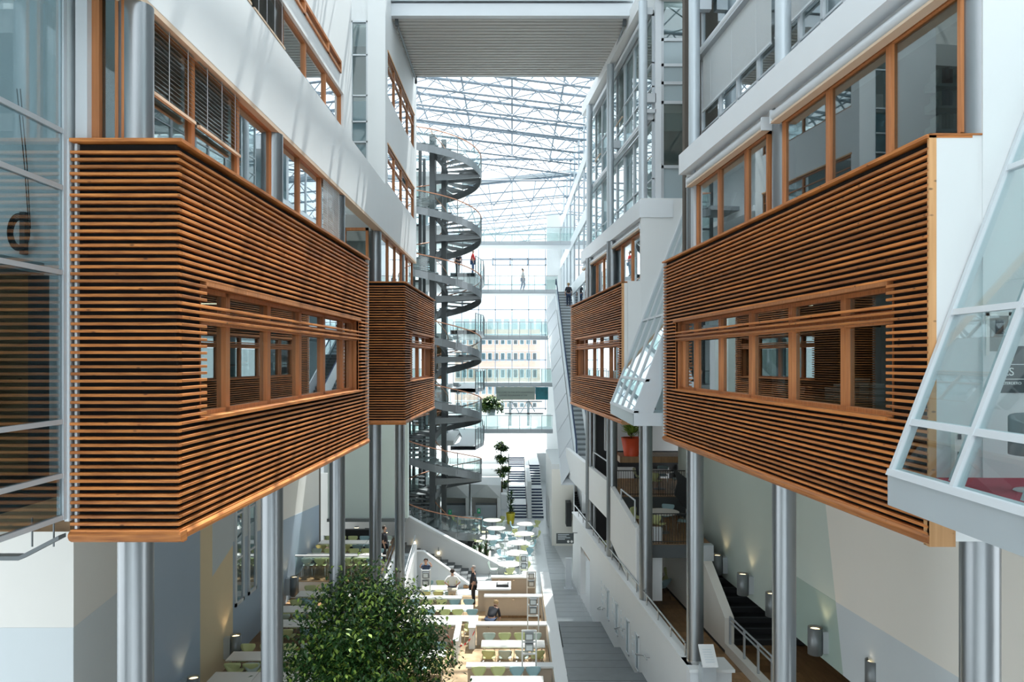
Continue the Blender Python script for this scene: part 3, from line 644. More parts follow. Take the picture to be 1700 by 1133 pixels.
stc(B(-22, -9.2, 9.1, 9.2, -2.1, 8).build('wall_office_left.003', 'room'))
LL = ['lit ceiling lamp in the lower storey of the glazed end wall', 'dim ceiling lamp deeper in the lower glazed end storey', 'lit ceiling lamp in the upper storey of the glazed end wall', 'lit lamp under the half lowered blind at the top', 'lamp behind the slot beside the left pilaster', 'ceiling lamp inside the near end of the left bay', 'ceiling lamp inside the near end of the right bay', 'ceiling lamp in the middle of the right bay', 'ceiling lamp in the middle of the left bay']
for (x, y, z) in [(6.2,28.5,8.1),(6.0,31,8.1),(6.4,27,11.4),(6.1,13.2,7.5),(-6.5,28,7.2),(-6.6,12,1.2),(6.3,12.5,1.2),(6.0,16.5,1.2),(-6.6,16,1.2)]:
    t = thing('ceiling_lamp', LL.pop(0), 'lamp', (x, y, z))
    B(x-.6, x+.6, y-.1, y+.1, z, z+.06).build('housing', 'alulight', t); B(x-.57, x+.57, y-.08, y+.08, z-.01, z).build('diffuser', 'panelamp', t)
# paper stacks, monitor, bottle on the desk inside the near right bay
dk = thing('desk', 'long dark desk behind the near right ribbon window', 'desk', (5.2, 12, -1.86))
MB(TR).box(6.33, 6.95, 9.8, 17, -.72, -.68).build('desk_top', 'oak', dk)
for yy in (10, 13.4, 16.8): MB(TR).box(6.4, 6.9, yy-.03, yy+.03, -1.85, -.72).build('leg', 'dark', dk)
for i, (yy, n) in enumerate([(12.3,11),(11.9,9),(13.0,6),(14.6,5),(12.7,8)]):
    t = thing('paper_stack', ['tall stack of papers in the middle of the right ribbon window', 'paper stack nearest in the fifth pane of the right ribbon window', 'low paper stack behind the tall stack of papers', 'lowest paper stack, farthest along the right window desk', 'uneven paper stack between two taller ones on the right desk'][i], 'papers', TR((6.5,yy,-.68)))
    for k in range(n):
        e = random.uniform(-.03,.03); MB(TR).box(6.4+e, 6.65+e, yy-.15+e, yy+.13+e, -.68+k*.035, -.65+k*.035).build('paper_bundle', 'paper' if k % 3 else 'book3', t)
x, y0_, z0_ = TR((6.4,10.05,-.68))
bt = thing('water_bottle', 'dark water bottle on the desk by the near right window', 'bottle', (x,y0_,z0_))
MB().lathe((x,y0_,0), [(.035,-.68),(.037,-.5),(.02,-.46),(.02,-.43)], 16).build('body', 'navy', bt); MB().lathe((x,y0_,0), [(.022,-.43),(.022,-.40)], 12).build('cap', 'white', bt)
x, y0_, z0_ = TR((6.45,10.5,-.68))
dl = thing('desk_lamp', 'metal desk lamp stand inside the near right window', 'lamp', (x,y0_,z0_))
MB().tube([(x,y0_,-.68),(x,y0_,-.3)], .018, 8).build('pole', 'alu', dl); MB().tube([(x,y0_,-.35),(x-.25,y0_+.1,-.45),(x+.3,y0_-.2,-.15)], .009, 6).build('arm', 'alu', dl); B(x-.1,x+.1,y0_-.1,y0_+.1,-.68,-.66).build('base', 'alu', dl)
# shelves with books in the upper right room
bs = thing('bookshelf', 'white wall shelves holding books behind the nearest upper right window', 'shelf', (6.5, 11.3, 3.4))
for z in (3.4,3.75,4.08):
    B(6.33,7.3,11.2,11.5,z,z+.04).build('shelf_board', 'white', bs); B(6.3,6.33,11.18,11.5,z,z+.12).build('side_lip', 'white', bs)
mt = ['book','book2','book3']
k = 0
for zi, z in enumerate((3.45,3.80,4.13)):
    for i in range(9):
        x = 6.36+i*.055
        tag(B(x, x+.045, 11.22, 11.45, z, z+.21+.015*((i*7)%3)).build('book', ['book3','book2','book'][zi] if i % 4 else 'paper'), '%s upright binder from the left on the %s white shelf upstairs right' % (NUM[i], ['lowest','middle','top'][zi]), 'book', 'binders on the %s white shelf' % ['lowest','middle','top'][zi])

# ------------------------------------------------------------------ roof: purlins, trusses, panes
rf = smt('ceiling', 'glazed steel roof over the atrium')
def rz(x, Y): return 16.3-.12*x if Y < 58 else 16.0
ysr = [-6,-3,0,3,6,9,12,15,18,21,24,27,30,33,36,39,42,45,48,51,54,57,60]
for Y in ysr:
    MB().tube([(-16,Y,rz(-16,Y)),(14,Y,rz(14,Y))], .10, 8).build('purlin', 'truss', rf)
    MB().tube([(-16,Y,rz(-16,Y)-1.7),(14,Y,rz(14,Y)-1.7)], .07, 6).build('bottom_chord', 'truss', rf)
    m = MB(); x = -15.; s = 0
    while x < 13:
        a, b = (0, -1.7) if s % 2 else (-1.7, 0)
        m.tube([(x,Y,rz(x,Y)+a),(x+1.5,Y,rz(x+1.5,Y)+b)], .035, 5); x += 1.5; s += 1
    stuff(m.build('web_bars', 'truss', rf))
for x in [-15,-12,-9,-6,-3,0,3,6,9,12]:
    MB().tube([(x,-6,rz(x,0)+.05),(x,60,rz(x,0)+.05)], .06, 6).build('rafter', 'truss', rf)
m = MB()
for j, (ya, yb) in enumerate(zip(ysr[:-1], ysr[1:])):
    for x in range(-15, 12, 6):
        m.tube([(x,ya,rz(x,0)-1.7),(x+3,yb,rz(x+3,0)-1.7)], .03, 5); m.tube([(x+3,ya,rz(x+3,0)-1.7),(x+6,yb,rz(x+6,0)-1.7)], .03, 5)
        m.tube([(x+3,ya,rz(x+3,0)-1.7),(x,yb,rz(x,0)-1.7)], .03, 5); m.tube([(x+6,ya,rz(x+6,0)-1.7),(x+3,yb,rz(x+3,0)-1.7)], .03, 5)
stuff(m.build('cross_braces', 'truss', rf))
for x0 in range(-15, 12, 3):
    for ya, yb in zip(ysr[:-1:2], ysr[2::2]):
        m = MB(); m.add([(x0,ya,rz(x0,0)+.12),(x0+3,ya,rz(x0+3,0)+.12),(x0+3,yb,rz(x0+3,0)+.12),(x0,yb,rz(x0,0)+.12)], [(0,1,2,3)]); m.build('pane', 'rglass', rf)
m = MB()
for x in [q*.75 for q in range(-20, 17)]: m.tube([(x,30,rz(x,0)+.1),(x,60,rz(x,0)+.1)], .018, 4)
stuff(m.build('glazing_bars', 'alulight', rf))
# far lower roof, falling away
def r2(x, Y): return 14.2+.10*x+(Y-62)*.02+.8
rf2 = smt('ceiling.002', 'far lower glazed roof with a light steel edge beam')
MB().tube([(-4,62,r2(-4,62)),(9,62,r2(9,62))], .24, 8).build('edge_beam', 'alu', rf2)
for Y in (62,66,70,74,78,82,86,90): MB().tube([(-14,Y,r2(-14,Y)-.3),(14,Y,r2(14,Y)-.3)], .07, 6).build('purlin', 'truss', rf2)
for x in range(-14, 15, 2): MB().tube([(x,62,r2(x,62)),(x,90,r2(x,90))], .05, 5).build('rafter', 'truss', rf2)
m = MB()
for Y in (62,70,78,86):
    for x in range(-12, 12, 3):
        m.tube([(x,Y,r2(x,Y)),(x+1.5,Y,r2(x,Y)-2)], .04, 4); m.tube([(x+3,Y,r2(x,Y)),(x+1.5,Y,r2(x,Y)-2)], .04, 4)
    m.tube([(-12,Y,r2(-12,Y)-2),(12,Y,r2(12,Y)-2)], .05, 5)
stuff(m.build('web_bars', 'truss', rf2))
for x0 in range(-14, 14, 4):
    m = MB(); m.add([(x0,62,r2(x0,62)+.1),(x0+4,62,r2(x0+4,62)+.1),(x0+4,90,r2(x0+4,90)+.1),(x0,90,r2(x0,90)+.1)], [(0,1,2,3)]); m.build('pane', 'rglass', rf2)

# ------------------------------------------------------------------ high ribbed bridge
hb = thing('overhead_bridge', 'wide bridge with ribbed pale underside crossing high over the atrium', 'bridge', (0, 27.3, 12.4))
m = MB()
m.box(-4.42, 4.35, 27.3, 33, 12.55, 12.7)
m.build('deck', 'soffit', hb)
for i in range(21): MB().poly([(-4.4,27.4+i*.267,12.56),(-4.4,27.41+i*.267,12.40),(-4.4,27.55+i*.267,12.40),(-4.4,27.56+i*.267,12.56)], (8.7,0,0)).build('soffit_rib', 'soffit', hb)
B(-4.45, 4.4, 27.1, 27.35, 12.4, 12.85).build('edge_beam', 'alulight', hb); B(-4.45, 4.4, 27.0, 27.3, 12.9, 13.3).build('edge_cladding', 'apron', hb)
B(-4.45, 4.4, 32.9, 33.0, 12.4, 12.9).build('edge_beam', 'alu', hb); B(-4.4,4.4,27.2,33,12.9,14.6).build('bridge_body', 'white2', hb)
for x in (-4.2, 4.1):
    MB().tube([(x,27.5,12.27),(x,33,12.27)], .04, 8).build('track_rail', 'steel2', hb); B(x-.06,x+.06,27.4,27.55,12.2,12.5).build('track_bracket', 'steel', hb); B(x-.05,x+.05,32.9,33,12.1,12.5).build('track_bracket', 'steel', hb)

# ------------------------------------------------------------------ spiral staircase
SX, SY, RO, RI = -4.45, 46.0, 2.55, .55
Z0, PT, NT = 13.2, 3.68, 20
TURNS = 6.5; ntot = int(TURNS*NT)
sp = thing('spiral_staircase', 'tall grey steel spiral staircase with copper handrail winding through all storeys', 'staircase', (SX, SY, FL))
def hp(t, r, dz=0.): a = pi+2*pi*t; return (SX+r*cos(a), SY+r*sin(a), Z0-PT*t+dz)
for i in range(ntot):
    t = i/NT; a0, a1 = t, t+1.25/NT; z = Z0-PT*t-.04
    p = [hp(a0,RI), hp(a1,RI), hp(a1,RO), hp(a0,RO)]; m = MB(); m.poly([(q[0],q[1],z-.05) for q in p], (0,0,.05)); m.build('tread', 'steel2', sp)
def ribbon(r, z0, z1, th, t0, t1, name, mat, parent=sp):
    n = int((t1-t0)*40); vs = []; fs = []
    for i in range(n+1):
        t = t0+(t1-t0)*i/n
        vs += [hp(t,r,z0), hp(t,r,z1), hp(t,r+th,z1), hp(t,r+th,z0)]
    for i in range(n):
        for k in range(4): fs.append((i*4+k, i*4+(k+1)%4, (i+1)*4+(k+1)%4, (i+1)*4+k))
    m = MB(); m.add(vs, fs); return m.build(name, mat, parent)
ribbon(RO, -.36, .06, .05, 0, TURNS, 'outer_stringer', 'steel2'); ribbon(RI-.05, -.36, .06, .05, 0, TURNS, 'inner_stringer', 'steel2')
for k in range(7):
    t0, t1 = k, min(k+1, TURNS); n = int((t1-t0)*40)
    MB().tube([hp(t0+(t1-t0)*i/n, RO+.02, 1.0) for i in range(n+1)], .035, 6).build('handrail', 'copper', sp)
    MB().tube([hp(t0+(t1-t0)*i/n, RI, 1.0) for i in range(n+1)], .03, 6).build('handrail', 'copper', sp)
m = MB()
for i in range(int(TURNS*36)):
    t = i/36; a = hp(t, RO+.02, .05); m.tube([a, (a[0],a[1],a[2]+.95)], .008, 4, cap=False)
stuff(m.build('balusters', 'steel2', sp))
for i in range(int(TURNS*6)+1):
    t = i/6; a = hp(t, RO+.03, -.2); MB().tube([a, (a[0],a[1],a[2]+1.22)], .028, 6).build('baluster_post', 'steel2', sp)
ribbon(RO+.0, .1, .92, .008, 0, TURNS, 'balustrade_glass', 'bglass')
for (dx, dy, w_) in ((-.35,-.55,.17), (.25,.5,.15), (-.35,.6,.12)):
    B(SX+dx-w_, SX+dx+w_, SY+dy-w_, SY+dy+w_, FL, 13.6).build('column', 'steel', sp)
for k in range(7):
    zb = Z0-PT*(k+.5)
    MB().poly([(SX-.35,SY-.6,zb-.55),(SX+2.5,SY-.45,zb-.3),(SX+2.5,SY-.45,zb-.12),(SX-.35,SY-.6,zb-.12)], (0,.14,0)).build('cantilever_beam', 'steel2', sp)
    MB().poly([(SX-.35,SY+.4,zb-.5),(SX+2.5,SY+.5,zb-.3),(SX+2.5,SY+.5,zb-.12),(SX-.35,SY+.4,zb-.12)], (0,.14,0)).build('cantilever_beam', 'steel2', sp)
    m = MB(); m.lathe((SX+1.85,SY,0), [(.66,zb-.14),(.66,zb)], 20); m.build('landing', 'steel2', sp)
    zl = Z0-PT*k
    if zl > FL: B(SX-4.2, SX-2.2, SY-1.1, SY+1.4, zl-.28, zl-.02).build('landing', 'steel2', sp)
MB().poly([(SX+1.9,SY-1,-11.2),(SX+2.3,SY-1,-11.2),(SX+2.4,SY-1,-10.5),(SX+1.7,SY-1,-10.5)], (0,.4,0)).build('foot', 'dark', sp)
# lift tower of dark posts behind the stair
lf = thing('lift_tower', 'dark steel lift shaft frame behind the spiral staircase', 'lift', (-6.8, 49, FL))
for x in (-8.3,-7.5,-6.6,-5.9):
    for yy in (48.4, 50.6): B(x-.1,x+.1,yy-.1,yy+.1,FL,13.5).build('post', 'steel', lf)
for k in range(14): B(-8.4,-5.8,48.35,48.45,FL+1.8*k,FL+1.8*k+.12).build('cross_bar', 'steel', lf)
for k in range(7): B(-8.2,-6.0,48.4,48.42,FL+.1+3.6*k,FL+3.5+3.6*k).build('pane', 'bglass', lf)

# ------------------------------------------------------------------ far galleries, bridges
LV = [12.9, 9.2, 5.5, 1.83, -1.85, -5.53]
gl = smt('wall_far_gallery', 'white gallery floors behind the spiral staircase')
for k, z in enumerate(LV):
    B(-16, -4.7 if k < 5 else -4.0, 51.5, 60, z-.35, z).build('gallery_slab', 'white', gl)
    B(-16, -8.6, 43, 51.5, z-.35, z).build('gallery_slab', 'white', gl)
    m = MB()
    B(-10, -4.75, 51.45, 51.47, z+.05, z+1.05).build('balustrade_pane', 'bglass', gl); B(-10,-4.7,51.43,51.49,z+1.05,z+1.1).build('handrail', 'inox', gl)
B(-16, -9, 60, 60.3, FL, 14).build('wall_surface', 'white', gl); B(-10.2,-10,40,60,FL,14).build('wall_surface', 'white', gl)
for x in (-8.2,-6.6,-5.1): MB().lathe((x,57,0), [(.25,FL),(.25,13)], 20).build('pillar', 'column2', gl)
for i, (x, z) in enumerate([(-7.2,-5.5),(-6.3,-1.8),(-6.0,-5.5)]):
    t = smt(wname()); B(x-.5,x+1.0,59.2,59.3,z+.3,z+3.0).build('window_frame', 'frame', t); B(x-.35,x+.1,59.1,59.2,z+.5,z+2.8).build('pane', 'glass', t); B(x+.25,x+.85,59.1,59.2,z+.5,z+2.8).build('pane', 'glass', t)
lab = ['highest', 'second highest', 'third', 'fourth', 'lowest']
for k, z in enumerate([9.2, 5.4, 1.78, -1.9, -5.55]):
    b = thing('footbridge', '%s slim footbridge with glass balustrades crossing the far atrium' % lab[k], 'bridge', (0, 59, z))
    xr = 6.2 if k == 0 else (3.2 if k > 1 else 3.6)
    B(-4.6, xr, 59, 61.5, z-.16, z+.12).build('deck', 'alulight', b); B(-4.6, xr, 58.95, 59.02, z-.2, z-.1).build('edge_trim', 'alu', b)
    n = 9; dx = (xr+4.6)/n
    for i in range(n):
        x = -4.6+i*dx; B(x+.02,x+dx-.02,59.0,59.02,z+.15,z+1.15).build('balustrade_pane', 'bglass', b); B(x-.02,x+.02,58.97,59.03,z-.1,z+1.2).build('post', 'alu', b)
        B(x+.02,x+dx-.02,61.4,61.42,z+.15,z+1.15).build('balustrade_pane', 'bglass', b)
    B(-4.6, xr, 58.97, 59.03, z+1.17, z+1.22).build('handrail', 'inox', b)
    # curved link back to the spiral staircase
    m = MB(); pts = [(-2.3, 47.5), (-1.9, 50), (-2.0, 54), (-2.6, 59)]
    vs = []
    for (x, yv) in pts: vs += [(x-1.6, yv, z-.15), (x, yv, z-.15), (x, yv, z+.1), (x-1.6, yv, z+.1)]
    if k in (1, 2, 3, 4):
        m.add(vs, [(i*4+q, i*4+(q+1)%4, (i+1)*4+(q+1)%4, (i+1)*4+q) for i in range(3) for q in range(4)]); m.build('link_deck', 'alulight', b)
        for (xa, ya), (xb_, yb) in zip(pts[:-1], pts[1:]):
            m = MB(); m.poly([(xa,ya,z+.15),(xb_,yb,z+.15),(xb_,yb,z+1.15),(xa,ya,z+1.15)], (.01,0,0)); m.build('balustrade_pane', 'bglass', b)
            for q in range(3):
                f = q/3; xx, yy = xa+(xb_-xa)*f, ya+(yb-ya)*f; MB().tube([(xx,yy,z-.1),(xx,yy,z+1.2)], .03, 6).build('post', 'steel2', b)
            MB().tube([(xa,ya,z+1.18),(xb_,yb,z+1.18)], .03, 6).build('handrail', 'inox', b)
# banner under the fourth bridge
bn = thing('banner', 'pale green banner with two lines of dark lettering under the fourth footbridge', 'banner', (1, 58.9, -3.3))
SB = FPX/58.85
B((824-CX)/SB, (888-CX)/SB, 58.85, 58.9, (HY-664)/SB, (HY-643)/SB).build('cloth', 'signbg', bn)
B((889-CX)/SB, (910-CX)/SB, 58.85, 58.9, (HY-664)/SB, (HY-643)/SB).build('printed_panel', 'teal', bn)
textobj('WELCOME TO THE 90TH ANNIVERSARY', .165, ((856-CX)/SB, 58.83, (HY-652)/SB), (R(90),0,0), 'textd', bn)
textobj('SUMMER PROGRAMME AT INF', .165, ((852-CX)/SB, 58.83, (HY-657)/SB), (R(90),0,0), 'textd', bn)
# far right glass block beyond the right facade
fr_ = smt('wall_far_right', 'pale glazed far right facade')
for k in range(6):
    z = LV[k]; B(4.6, 12, 44, 72, z-.5, z+.3).build('band', 'alulight', fr_)
    for q in range(7):
        yy = 45+q*3.8; B(4.62, 4.72, yy, yy+.15, z+.3, z+3.2).build('mullion', 'alu', fr_)
        B(4.68, 4.69, yy+.15, yy+3.8, z+.3, z+3.2).build('pane', 'gblue', fr_)
B(8, 8.2, 44, 72, FL, 14).build('wall_surface', 'white', fr_)
B(3.3, 12, 71.8, 72, FL, 14).build('wall_surface', 'white', fr_)
# far end curtain wall and street building beyond
fe = smt('wall_far', 'glazed end wall of the atrium')
for i in range(13): x = -12+i*2; B(x-.05,x+.05,90,90.15,-6,15).build('mullion', 'truss', fe)
for z in (-5.8,-3,0,3,6,9,12,15): B(-12,12,90,90.15,z-.06,z+.06).build('transom', 'truss', fe)
for i in range(12):
    for z in (-5.8,0,6): B(-12+2*i+.05,-10+2*i-.05,90.05,90.06,z+.05,z+5.9).build('pane', 'rglass', fe)
B(-12,12,90,92,FL,-5.8).build('base_wall', 'white', fe)
bd = thing('office_building', 'salmon brick office block with rows of windows seen through the end glazing', 'building', (0, 118, FL))
B(-9, 4.4, 118, 130, FL, 4.8).build('wall', 'brick', bd)
for r_ in range(5):
    z = -8.0+r_*2.6
    B(-9, 4.4, 117.9, 118, z+1.55, z+1.7).build('band', 'white', bd)
    for i in range(13):
        f = B(-8.8+i*1.0, -8.1+i*1.0, 117.85, 118.0, z, z+1.35).build('window', 'alulight', bd); B(-8.72+i, -8.18+i, 117.8, 117.85, z+.08, z+1.27).build('pane', 'gblue' if i % 3 else 'char', f)
bd2 = thing('office_building.001', 'pale building with an upper glazed storey behind the brick block', 'building', (0, 140, FL))
B(-14, 9, 140, 150, FL, 9).build('wall', 'white2', bd2)
for i in range(14): B(-12+i*1.5,-11+i*1.5,139.8,140,5.2,7.6).build('window', 'spandrel', bd2)
# crossbeam lattice window group at upper far end
hf = smt('window_hatch', 'dark framed triple hatch high on the far wall')
S7 = FPX/89.8
m = MB(); x0_, x1_ = (818-CX)/S7, (907-CX)/S7
m.box(x0_,x1_,89.7,89.95,(HY-431)/S7,(HY-429)/S7); m.box(x0_,x1_,89.7,89.95,(HY-441)/S7,(HY-439.5)/S7)
for px in (818,847,876,906): m.box((px-1-CX)/S7,(px+1-CX)/S7,89.7,89.95,(HY-441)/S7,(HY-429)/S7)
m.build('frame', 'truss', hf)
# bracing below the banner at the far end
fb_ = thing('braced_frame', 'grey braced steel frame below the banner', 'frame', (1, 64, -5.5)); S6 = FPX/64
for px in (847, 877): B((px-2-CX)/S6,(px+2-CX)/S6,64,64.2,-5.6,(HY-667)/S6).build('post', 'alu', fb_)
B((817-CX)/S6,(900-CX)/S6,64,64.2,(HY-668)/S6,(HY-666)/S6).build('beam', 'alu', fb_); B((838-CX)/S6,(902-CX)/S6,64,64.2,(HY-688.5)/S6,(HY-686)/S6).build('beam', 'steel2', fb_)
for a, b in (((850,668),(862,686)),((875,668),(864,686)),((879,668),(888,684))): MB().tube([((a[0]-CX)/S6,64.1,(HY-a[1])/S6),((b[0]-CX)/S6,64.1,(HY-b[1])/S6)], .05, 5).build('brace', 'alu', fb_)

# ------------------------------------------------------------------ long escalator
es = thing('escalator', 'long escalator rising to the far upper footbridge', 'escalator', (4.2, 41, -5))
EA, EB = Vector((0, 40.5, -5.3)), Vector((0, 59, 5.35))
def ep(t, x, dz=0.): p = EA.lerp(EB, t); return (x, p.y, p.z+dz)
XL0, XL1 = 3.35, 3.45; XS1 = 4.75
n = 90
for i in range(n):
    t = i/n; p = EA.lerp(EB, t); d = (EB-EA)/n
    B(XL1+.15, XS1-.15, p.y, p.y+d.y+.02, p.z-.1, p.z+d.z*.9).build('step', 'steel2' if i % 2 else 'alu', es)
for x in (XL1-.05, XS1-.05):
    MB().poly([ep(0,x,-.3),ep(1,x,-.3),ep(1,x,.12),ep(0,x,.12)], (.12,0,0)).build('skirt', 'alulight', es)
    MB().poly([ep(0,x+.05,.12),ep(1,x+.05,.12),ep(1,x+.05,.95),ep(0,x+.05,.95)], (.012,0,0)).build('balustrade_glass', 'bglass', es)
    MB().tube([ep(-.02,x+.055,.3), ep(0,x+.055,.98), ep(1,x+.055,.98), ep(1.02,x+.055,.4)], .045, 8).build('handrail', 'navy', es)
for i in range(9):
    a, b = i/9+.002, (i+1)/9-.002
    m = MB(); m.poly([ep(a,XL0-.7,-1.45),ep(b,XL0-.7,-1.45),ep(b,XL0,-.3),ep(a,XL0,-.3)], (.02,0,0)); m.build('cladding_panel', 'alulight', es)
    m = MB(); m.poly([ep(a,XL0-.7,-1.46),ep(b,XL0-.7,-1.46),ep(b,XL0-.7,-1.42),ep(a,XL0-.7,-1.42)], (2.1,0,0)); m.build('underside_panel', 'alulight', es)
es2 = thing('escalator.001', 'escalator partly hidden by columns below the small right bay', 'escalator', (4.9, 33, -5))
for i in range(34):
    B(4.0+.02*i*0, 4.75, 36+i*.33, 36.35+i*.33, -6.1+i*.19, -5.92+i*.19).build('step', 'steel', es2)
for x in (3.9, 4.8): MB().poly([(x,36,-6.3),(x,47,-.0),(x,47,1.0),(x,36,-5.0)], (.05,0,0)).build('balustrade', 'alulight', es2)
MB().tube([(3.92,36,-5),(3.92,47,1)], .04, 6).build('handrail', 'navy', es2)

# ------------------------------------------------------------------ the atrium behind the camera
stc(B(-12.3, -12, -22, 2, FL, 15).build('wall_back_left', 'white')); stc(B(12, 12.3, -22, 3, FL, 15).build('wall_back_right', 'white'))
stc(B(-12, 12, -22.3, -22, FL, 12).build('wall_back', 'greyblue'))
for k, z in enumerate([-7.5, -3.9, -.3, 3.3, 6.9]):
    stc(B(-7, -5.4, -22, 1.9, z-.35, z).build('wall_back_left.%03d' % (k+1), 'white')); stc(B(5.4, 12, -22, 2.9, z-.35, z).build('wall_back_right.%03d' % (k+1), 'white'))

def at(px, py, Y): return ((px-CX)*Y/FPX, Y, (HY-py)*Y/FPX)

# ------------------------------------------------------------------ chairs and tables
def make_chair(mat):
    t = thing('shell_chair', 'chair', 'chair', (0,0,0))
    g = []                                              # moulded shell: seat curving up into a waisted back
    prof = [(-.24,.455,.17),(-.20,.465,.21),(-.05,.45,.225),(.10,.445,.20),(.17,.47,.12),(.205,.55,.10),(.225,.62,.17),(.25,.72,.235),(.27,.79,.235),(.275,.82,.20)]
    for (yy, z, w_) in prof:
        g.append([(w_*u, yy-(.05*(1-u*u) if z < .5 else -.03*(1-abs(u)))*(.5 if z < .5 else 1), z+(.03*u*u if z < .5 else 0)) for u in (-1,-.6,-.2,.2,.6,1)])
    m = MB(); m.sheet(g); o = m.build('shell', mat, t); md = o.modifiers.new('thickness', 'SOLIDIFY'); md.thickness = .014
    for sx in (-1, 1):
        for sy in (-1, 1):
            MB().tube([(sx*.06, sy*.06, .435), (sx*.20, sy*.20-.01, .40), (sx*.235, sy*.235, .0)], .011, 5).build('leg', 'chrome', t)
    return t
CH = {k: make_chair(m) for k, m in (('green','green'),('blue','bluech'),('grey','greych'))}
used = set()
def chair(kind, x, y, z, rz, label, group):
    p = CH[kind]
    if kind not in used:
        used.add(kind); p.location = (x,y,z); p.rotation_euler = (0,0,rz); p['label'] = label; p['group'] = group; return p
    return dup(p, (x,y,z), rz, label, group)
CN = {'green': 'pale green', 'blue': 'pale blue', 'grey': 'grey green'}
def ltable(x0, x1, y0, y1, z, label, cat='table', seg=1.28, mat='table'):
    t = thing('dining_table', label, cat, ((x0+x1)/2, (y0+y1)/2, z-.74))
    MB().bev(x0+.005, x1-.005, y0, y1, z-.03, z, .006).build('tabletop', mat, t)
    for sx in (x0+.12, x1-.12):
        for sy in (y0+.1, y1-.1): MB().tube([(sx,sy,z-.74),(sx,sy,z-.03)], .02, 6).build('leg', 'chrome', t)
    return t
NUM = ['first','second','third','fourth','fifth','sixth','seventh','eighth','ninth','tenth','eleventh']
ordw = ['nearest','second nearest','third nearest','fourth nearest','fifth nearest','farthest']
# left terrace: rows of long white tables, each made of table units side by side
zf = -9.9
for r_, (yc, x0, n) in enumerate([(18.7,-8.2,5),(21.75,-8.7,5),(23.3,-8.75,5),(26.2,-8.55,4),(27.7,-8.55,4),(29.5,-8.4,3)]):
    for i in range(n):
        x = x0+i*1.28
        if x+1.28 > -2.95: break
        sid = ['against the coloured wall', 'one place from the wall', 'two places from the wall', 'three places from the wall', 'beside the tree'][i]
        ltable(x, x+1.275, yc-.35, yc+.35, zf+.74, 'white table unit in the %s left dining row, %s' % (ordw[r_], sid))
        for j in range(2):
            for side in (-1, 1):
                xx = x+.34+j*.6+random.uniform(-.03,.03); kk = random.choice(['green','blue','green','blue','grey'] if r_ != 3 else ['green','green','blue'])
                if random.random() < .06: continue
                if abs(xx+4.62) < .5 and min(abs(yc+side*.45-q) for q in (14.5,19.9,25.45,31.0)) < .55: continue
                chair(kk, xx, yc+side*(.49+random.uniform(0,.05)), zf, (0 if side > 0 else pi)+random.uniform(-.15,.15),
                      '%s shell chair, %s from the wall, %s side of %s left row' % (CN[kk], NUM[2*i+j], 'near' if side < 0 else 'far', ordw[r_]), 'shell chairs of the left dining rows')
# raised rear terrace: two rows
for r_, (yc, x0, n) in enumerate([(32.6,-8.95,3),(35.0,-8.95,3)]):
    for i in range(n):
        x = x0+i*1.1; ltable(x, x+1.09, yc-.35, yc+.35, -9.2+.74, 'pale wooden table unit on the raised rear terrace, %s row, %s' % (['front','back'][r_], ['left','middle','right'][i]), mat='table')
        for j in range(2):
            for side in (-1, 1):
                kk = ['grey','green','green','blue'][(i+j+r_) % 4]; chair(kk, x+.28+j*.55, yc+side*.55, -9.2, 0 if side > 0 else pi, '%s shell chair, %s from left, %s side of %s rear terrace row' % (CN[kk], NUM[2*i+j], 'near' if side < 0 else 'far', ['front','back'][r_]), 'shell chairs of the raised rear terrace')
tb = thing('screen_rail', 'glass screen with pale top rail in front of the raised rear terrace chairs', 'railing', (-7, 31.9, -9.2))
B(-9.1,-5.3,31.6,31.62,-9.2,-8.25).build('glass_pane', 'bglass', tb); B(-9.1,-5.3,31.57,31.65,-8.25,-8.2).build('rail', 'wcloth', tb)
# central booths: ribbed dividers with white caps
def divider(x0, x1, Y, z0, z1, label, mat='ribbed', cap=True):
    t = thing('divider', label, 'partition', ((x0+x1)/2, Y, z0))
    B(x0, x1, Y, Y+.10, z0, z1).build('core', mat, t)
    m = MB(); n = int((x1-x0)/.09)
    for i in range(n): m.box(x0+.02+i*.09, x0+.075+i*.09, Y-.018, Y, z0+.1, z1-.06)
    stuff(m.build('ribs', mat, t))
    B(x0-.05, x1+.05, Y-.06, Y+.3, z1, z1+.06).build('cap', 'white', t)
    for i in range(3): x = x0+(x1-x0)*(i+.5)/3; B(x-.04,x+.04,Y-.03,Y,z1-.1,z1-.06).build('cap_bracket', 'chrome', t)
    B(x0, x1, Y-.02, Y, z0, z0+.1).build('skirting', 'brown', t)
divider(-1.45, 1.3, 24.6, -10.88, -10.06, 'ribbed wooden divider with white cap nearest the camera')
divider(-1.35, 1.3, 28.75, -11.1, -10.15, 'ribbed wooden divider with white cap behind the long white table')
divider(-3.6, -2.0, 28.75, -11.1, -10.15, 'ribbed wooden divider with white cap beside the tree')
divider(-1.15, 1.25, 32.4, -11.1, -10.22, 'tall ribbed wooden divider behind the bending person')
divider(-.95, 1.1, 35.5, -11.2, -10.3, 'farthest ribbed wooden divider by the stair foot')
divider(-4.9, -2.2, 32.4, -11.1, -10.3, 'ribbed wooden divider under the white shelf left of the standing man')
for i, (a, b) in enumerate([(14,24.5),(24.5,28.6),(28.6,32.3),(32.3,36)]):
    t = thing('low_wall', 'low white wall along the walkway, %s stretch' % ['nearest','second','third','farthest'][i], 'wall', (1.6, a, FL))
    B(1.38, 1.72, a+.01, b-.01, FL, -10.1-.03*i).build('core', 'white', t); B(1.34, 1.76, a+.01, b-.01, -10.1-.03*i, -10.05-.03*i).build('cap', 'white', t)
